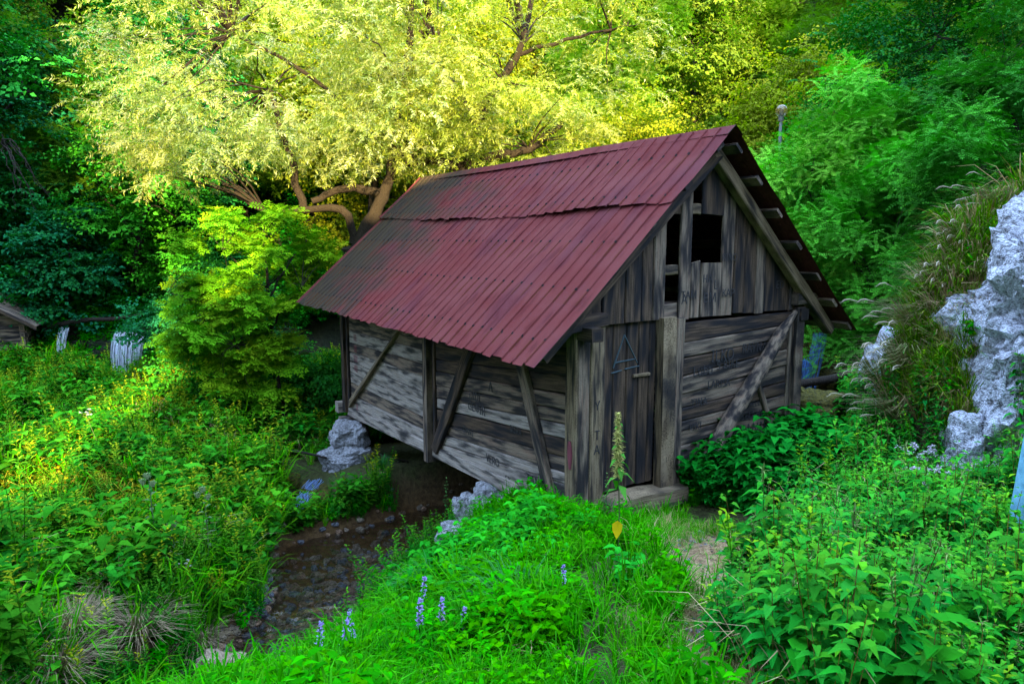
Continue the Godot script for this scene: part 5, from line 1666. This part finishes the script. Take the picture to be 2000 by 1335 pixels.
func build_plumes() -> void:   # feather grass leaning out from the slope by the rock face
	var proto := Node3D.new()
	var b := MB.new()
	for k in 90:
		var a := rf(0, TAU)
		var d := Vector3(cos(a) - 0.7, 0, sin(a) * 0.8)
		var h := rf(0.2, 0.5)
		b.col = Color(0.12, 0.15, 0.05).lerp(Color(0.25, 0.2, 0.1), rf(0, 1))
		var p0 := Vector3(rf(-0.05, 0.05), 0, rf(-0.05, 0.05))
		var p1 := p0 + d * 0.25 + Vector3(0, h, 0)
		var p2 := p0 + d * 0.6 + Vector3(0, h * 0.9, 0)
		var s := Vector3(0.0035, 0, 0.0035)
		b.quad(p0 - s, p0 + s, p1 + s, p1 - s)
		b.tri(p1 - s, p1 + s, p2)
	tag(part("leaves", b.mesh(), M.straw, proto), "", "", "", "stuff")
	for k in 7:
		var st := MB.new()
		var e := Vector3(rf(-0.95, -0.35), rf(0.15, 0.7), rf(-0.15, 0.5))
		var mid := e * 0.5 + Vector3(0.05, 0.16, 0)
		var tip := e + Vector3(-0.16, -0.03, 0.03)
		st.col = Color(0.25, 0.24, 0.1)
		st.tube([Vector3.ZERO, mid, e], [0.003, 0.0025, 0.002], 4, false)
		st.col = Color(0.42, 0.36, 0.24)
		st.tube([e - (e - mid) * 0.15, e + Vector3(-0.05, 0.02, 0), e + Vector3(-0.11, 0.01, 0.01), tip], [0.003, 0.008, 0.007, 0.002], 6)
		for i in 40:
			var t := rf(0, 1)
			var p := e.lerp(tip, t) + Vector3(0, 0.015 * sin(t * PI), 0)
			var d := Vector3(-1, rf(-0.9, 0.6), rf(-0.8, 0.8)).normalized()
			st.blade(p, d, side_of(d), rf(0.02, 0.045), 0.002)
		part("plume", st.mesh(), M.straw, proto)
	var at := [Vector3(5.0, 0, -8.7), Vector3(5.25, 0, -8.8), Vector3(4.8, 0, -8.6), Vector3(5.6, 0, -8.9), Vector3(6.0, 0, -8.9), Vector3(4.75, 0, -9.0), Vector3(6.5, 0, -8.8), Vector3(5.3, 0, -9.3), Vector3(4.65, 0, -8.4)]
	var words := ["feather grass with pale plumes in the middle of the slope left of the rock face", "feather grass just above the middle one left of the rock face", "feather grass just below the middle one left of the rock face", "feather grass on the upper slope left of the rock face", "feather grass near the top of the rock face", "lowest left feather grass above the blocky boulder", "topmost feather grass over the rock face at the right edge", "farthest feather grass behind the others on the slope", "low feather grass over the limestone block"]
	for k in at.size():
		var o: Node3D = proto if k == 0 else proto.duplicate()
		o.name = numbered("feather_grass")
		add_child(o, true)
		o.position = Vector3(at[k].x, gy(at[k].x, at[k].z) - 0.02, at[k].z)
		o.rotation.y = rf(-0.5, 0.7)
		o.scale = Vector3.ONE * rf(0.7, 1.0)
		tag(o, words[k], "grass tuft", "feather grass beside the rock face")


func build_hut() -> void:
	var h := thing("log_hut", "small grey log hut with a low gabled roof at the left edge", "hut", Vector3(-16.35, -0.2, -21.6), 0.35)
	for k in 8:
		var y := 0.1 + 0.2 * k
		var half := 1.5 if y < 0.9 else 1.5 * (1.0 - (y - 0.9) / 1.0)
		plank("log", Vector3(-half, y - 0.095, 0), Vector3(half, y - 0.095, 0), Vector3(half - 0.02, y + 0.095, 0), Vector3(-half + 0.02, y + 0.095, 0), Vector3(0, 0, 1), 0.14, M.grey, h, 0.015, 4)
		if y < 1.0:
			for s in [-1, 1]:
				plank("log", Vector3(1.45 * s, y - 0.095, 0.1), Vector3(1.45 * s, y - 0.095, -2.6), Vector3(1.45 * s, y + 0.095, -2.6), Vector3(1.45 * s, y + 0.095, 0.1), Vector3(s, 0, 0), 0.14, M.grey, h, 0.015, 4)
	for s in [-1, 1]:
		for k in 7:
			var z := 0.45 - k * 0.45
			plank("roof_board", Vector3(0, 1.98, z), Vector3(0, 1.98, z - 0.44), Vector3(1.85 * s, 0.78, z - 0.44), Vector3(1.85 * s, 0.78, z), Vector3(0.55 * s, 0.83, 0).normalized(), 0.04, M.grey, h, 0.008)
		plank("barge_board", Vector3(0, 1.82, 0.47), Vector3(1.85 * s, 0.64, 0.47), Vector3(1.85 * s, 0.78, 0.47), Vector3(0, 1.96, 0.47), Vector3(0, 0, 1), 0.04, M.dark, h)


func _ready() -> void:
	rng.seed = 7
	nz.seed = 5; nz.frequency = 0.05; nz.fractal_octaves = 4
	nz2.seed = 8; nz2.frequency = 0.08; nz2.fractal_octaves = 3
	# camera, sky, sun, exposure
	var cam := Camera3D.new()
	cam.name = "camera"
	add_child(cam)
	cam.position = Vector3(0, 3.25, 0)
	cam.rotation_degrees = Vector3(-8.215, 0, 0)
	cam.keep_aspect = Camera3D.KEEP_HEIGHT
	cam.fov = 50.57
	cam.near = 0.05
	cam.far = 300.0
	cam.current = true
	var sky := ProceduralSkyMaterial.new()
	sky.sky_top_color = Color(0.6, 0.71, 0.88)
	sky.sky_horizon_color = Color(0.84, 0.9, 1.0)
	sky.sky_curve = 0.15
	sky.ground_bottom_color = Color(0.1, 0.12, 0.08)
	sky.ground_horizon_color = Color(0.4, 0.45, 0.45)
	sky.sky_energy_multiplier = 1.0
	var e := Environment.new()
	e.background_mode = Environment.BG_SKY
	e.sky = Sky.new()
	e.sky.sky_material = sky
	e.background_energy_multiplier = 1.7
	e.tonemap_mode = Environment.TONE_MAPPER_LINEAR
	e.tonemap_exposure = 6.0
	e.sdfgi_enabled = true
	e.ssao_enabled = true
	e.ssil_enabled = true
	var env := WorldEnvironment.new()
	env.name = "world"
	env.environment = e
	add_child(env)
	var sun := DirectionalLight3D.new()
	sun.name = "sun"
	sun.light_energy = 1.6
	sun.light_color = Color(1.0, 0.88, 0.62)
	sun.light_angular_distance = 0.5
	sun.shadow_enabled = true
	add_child(sun)
	sun.look_at_from_position(Vector3.ZERO, Vector3(-0.217, -0.287, -0.937), Vector3.UP)
	# the place
	make_materials()
	build_land()
	build_water()
	build_mill()
	build_trees()
	build_plants()
	build_things()
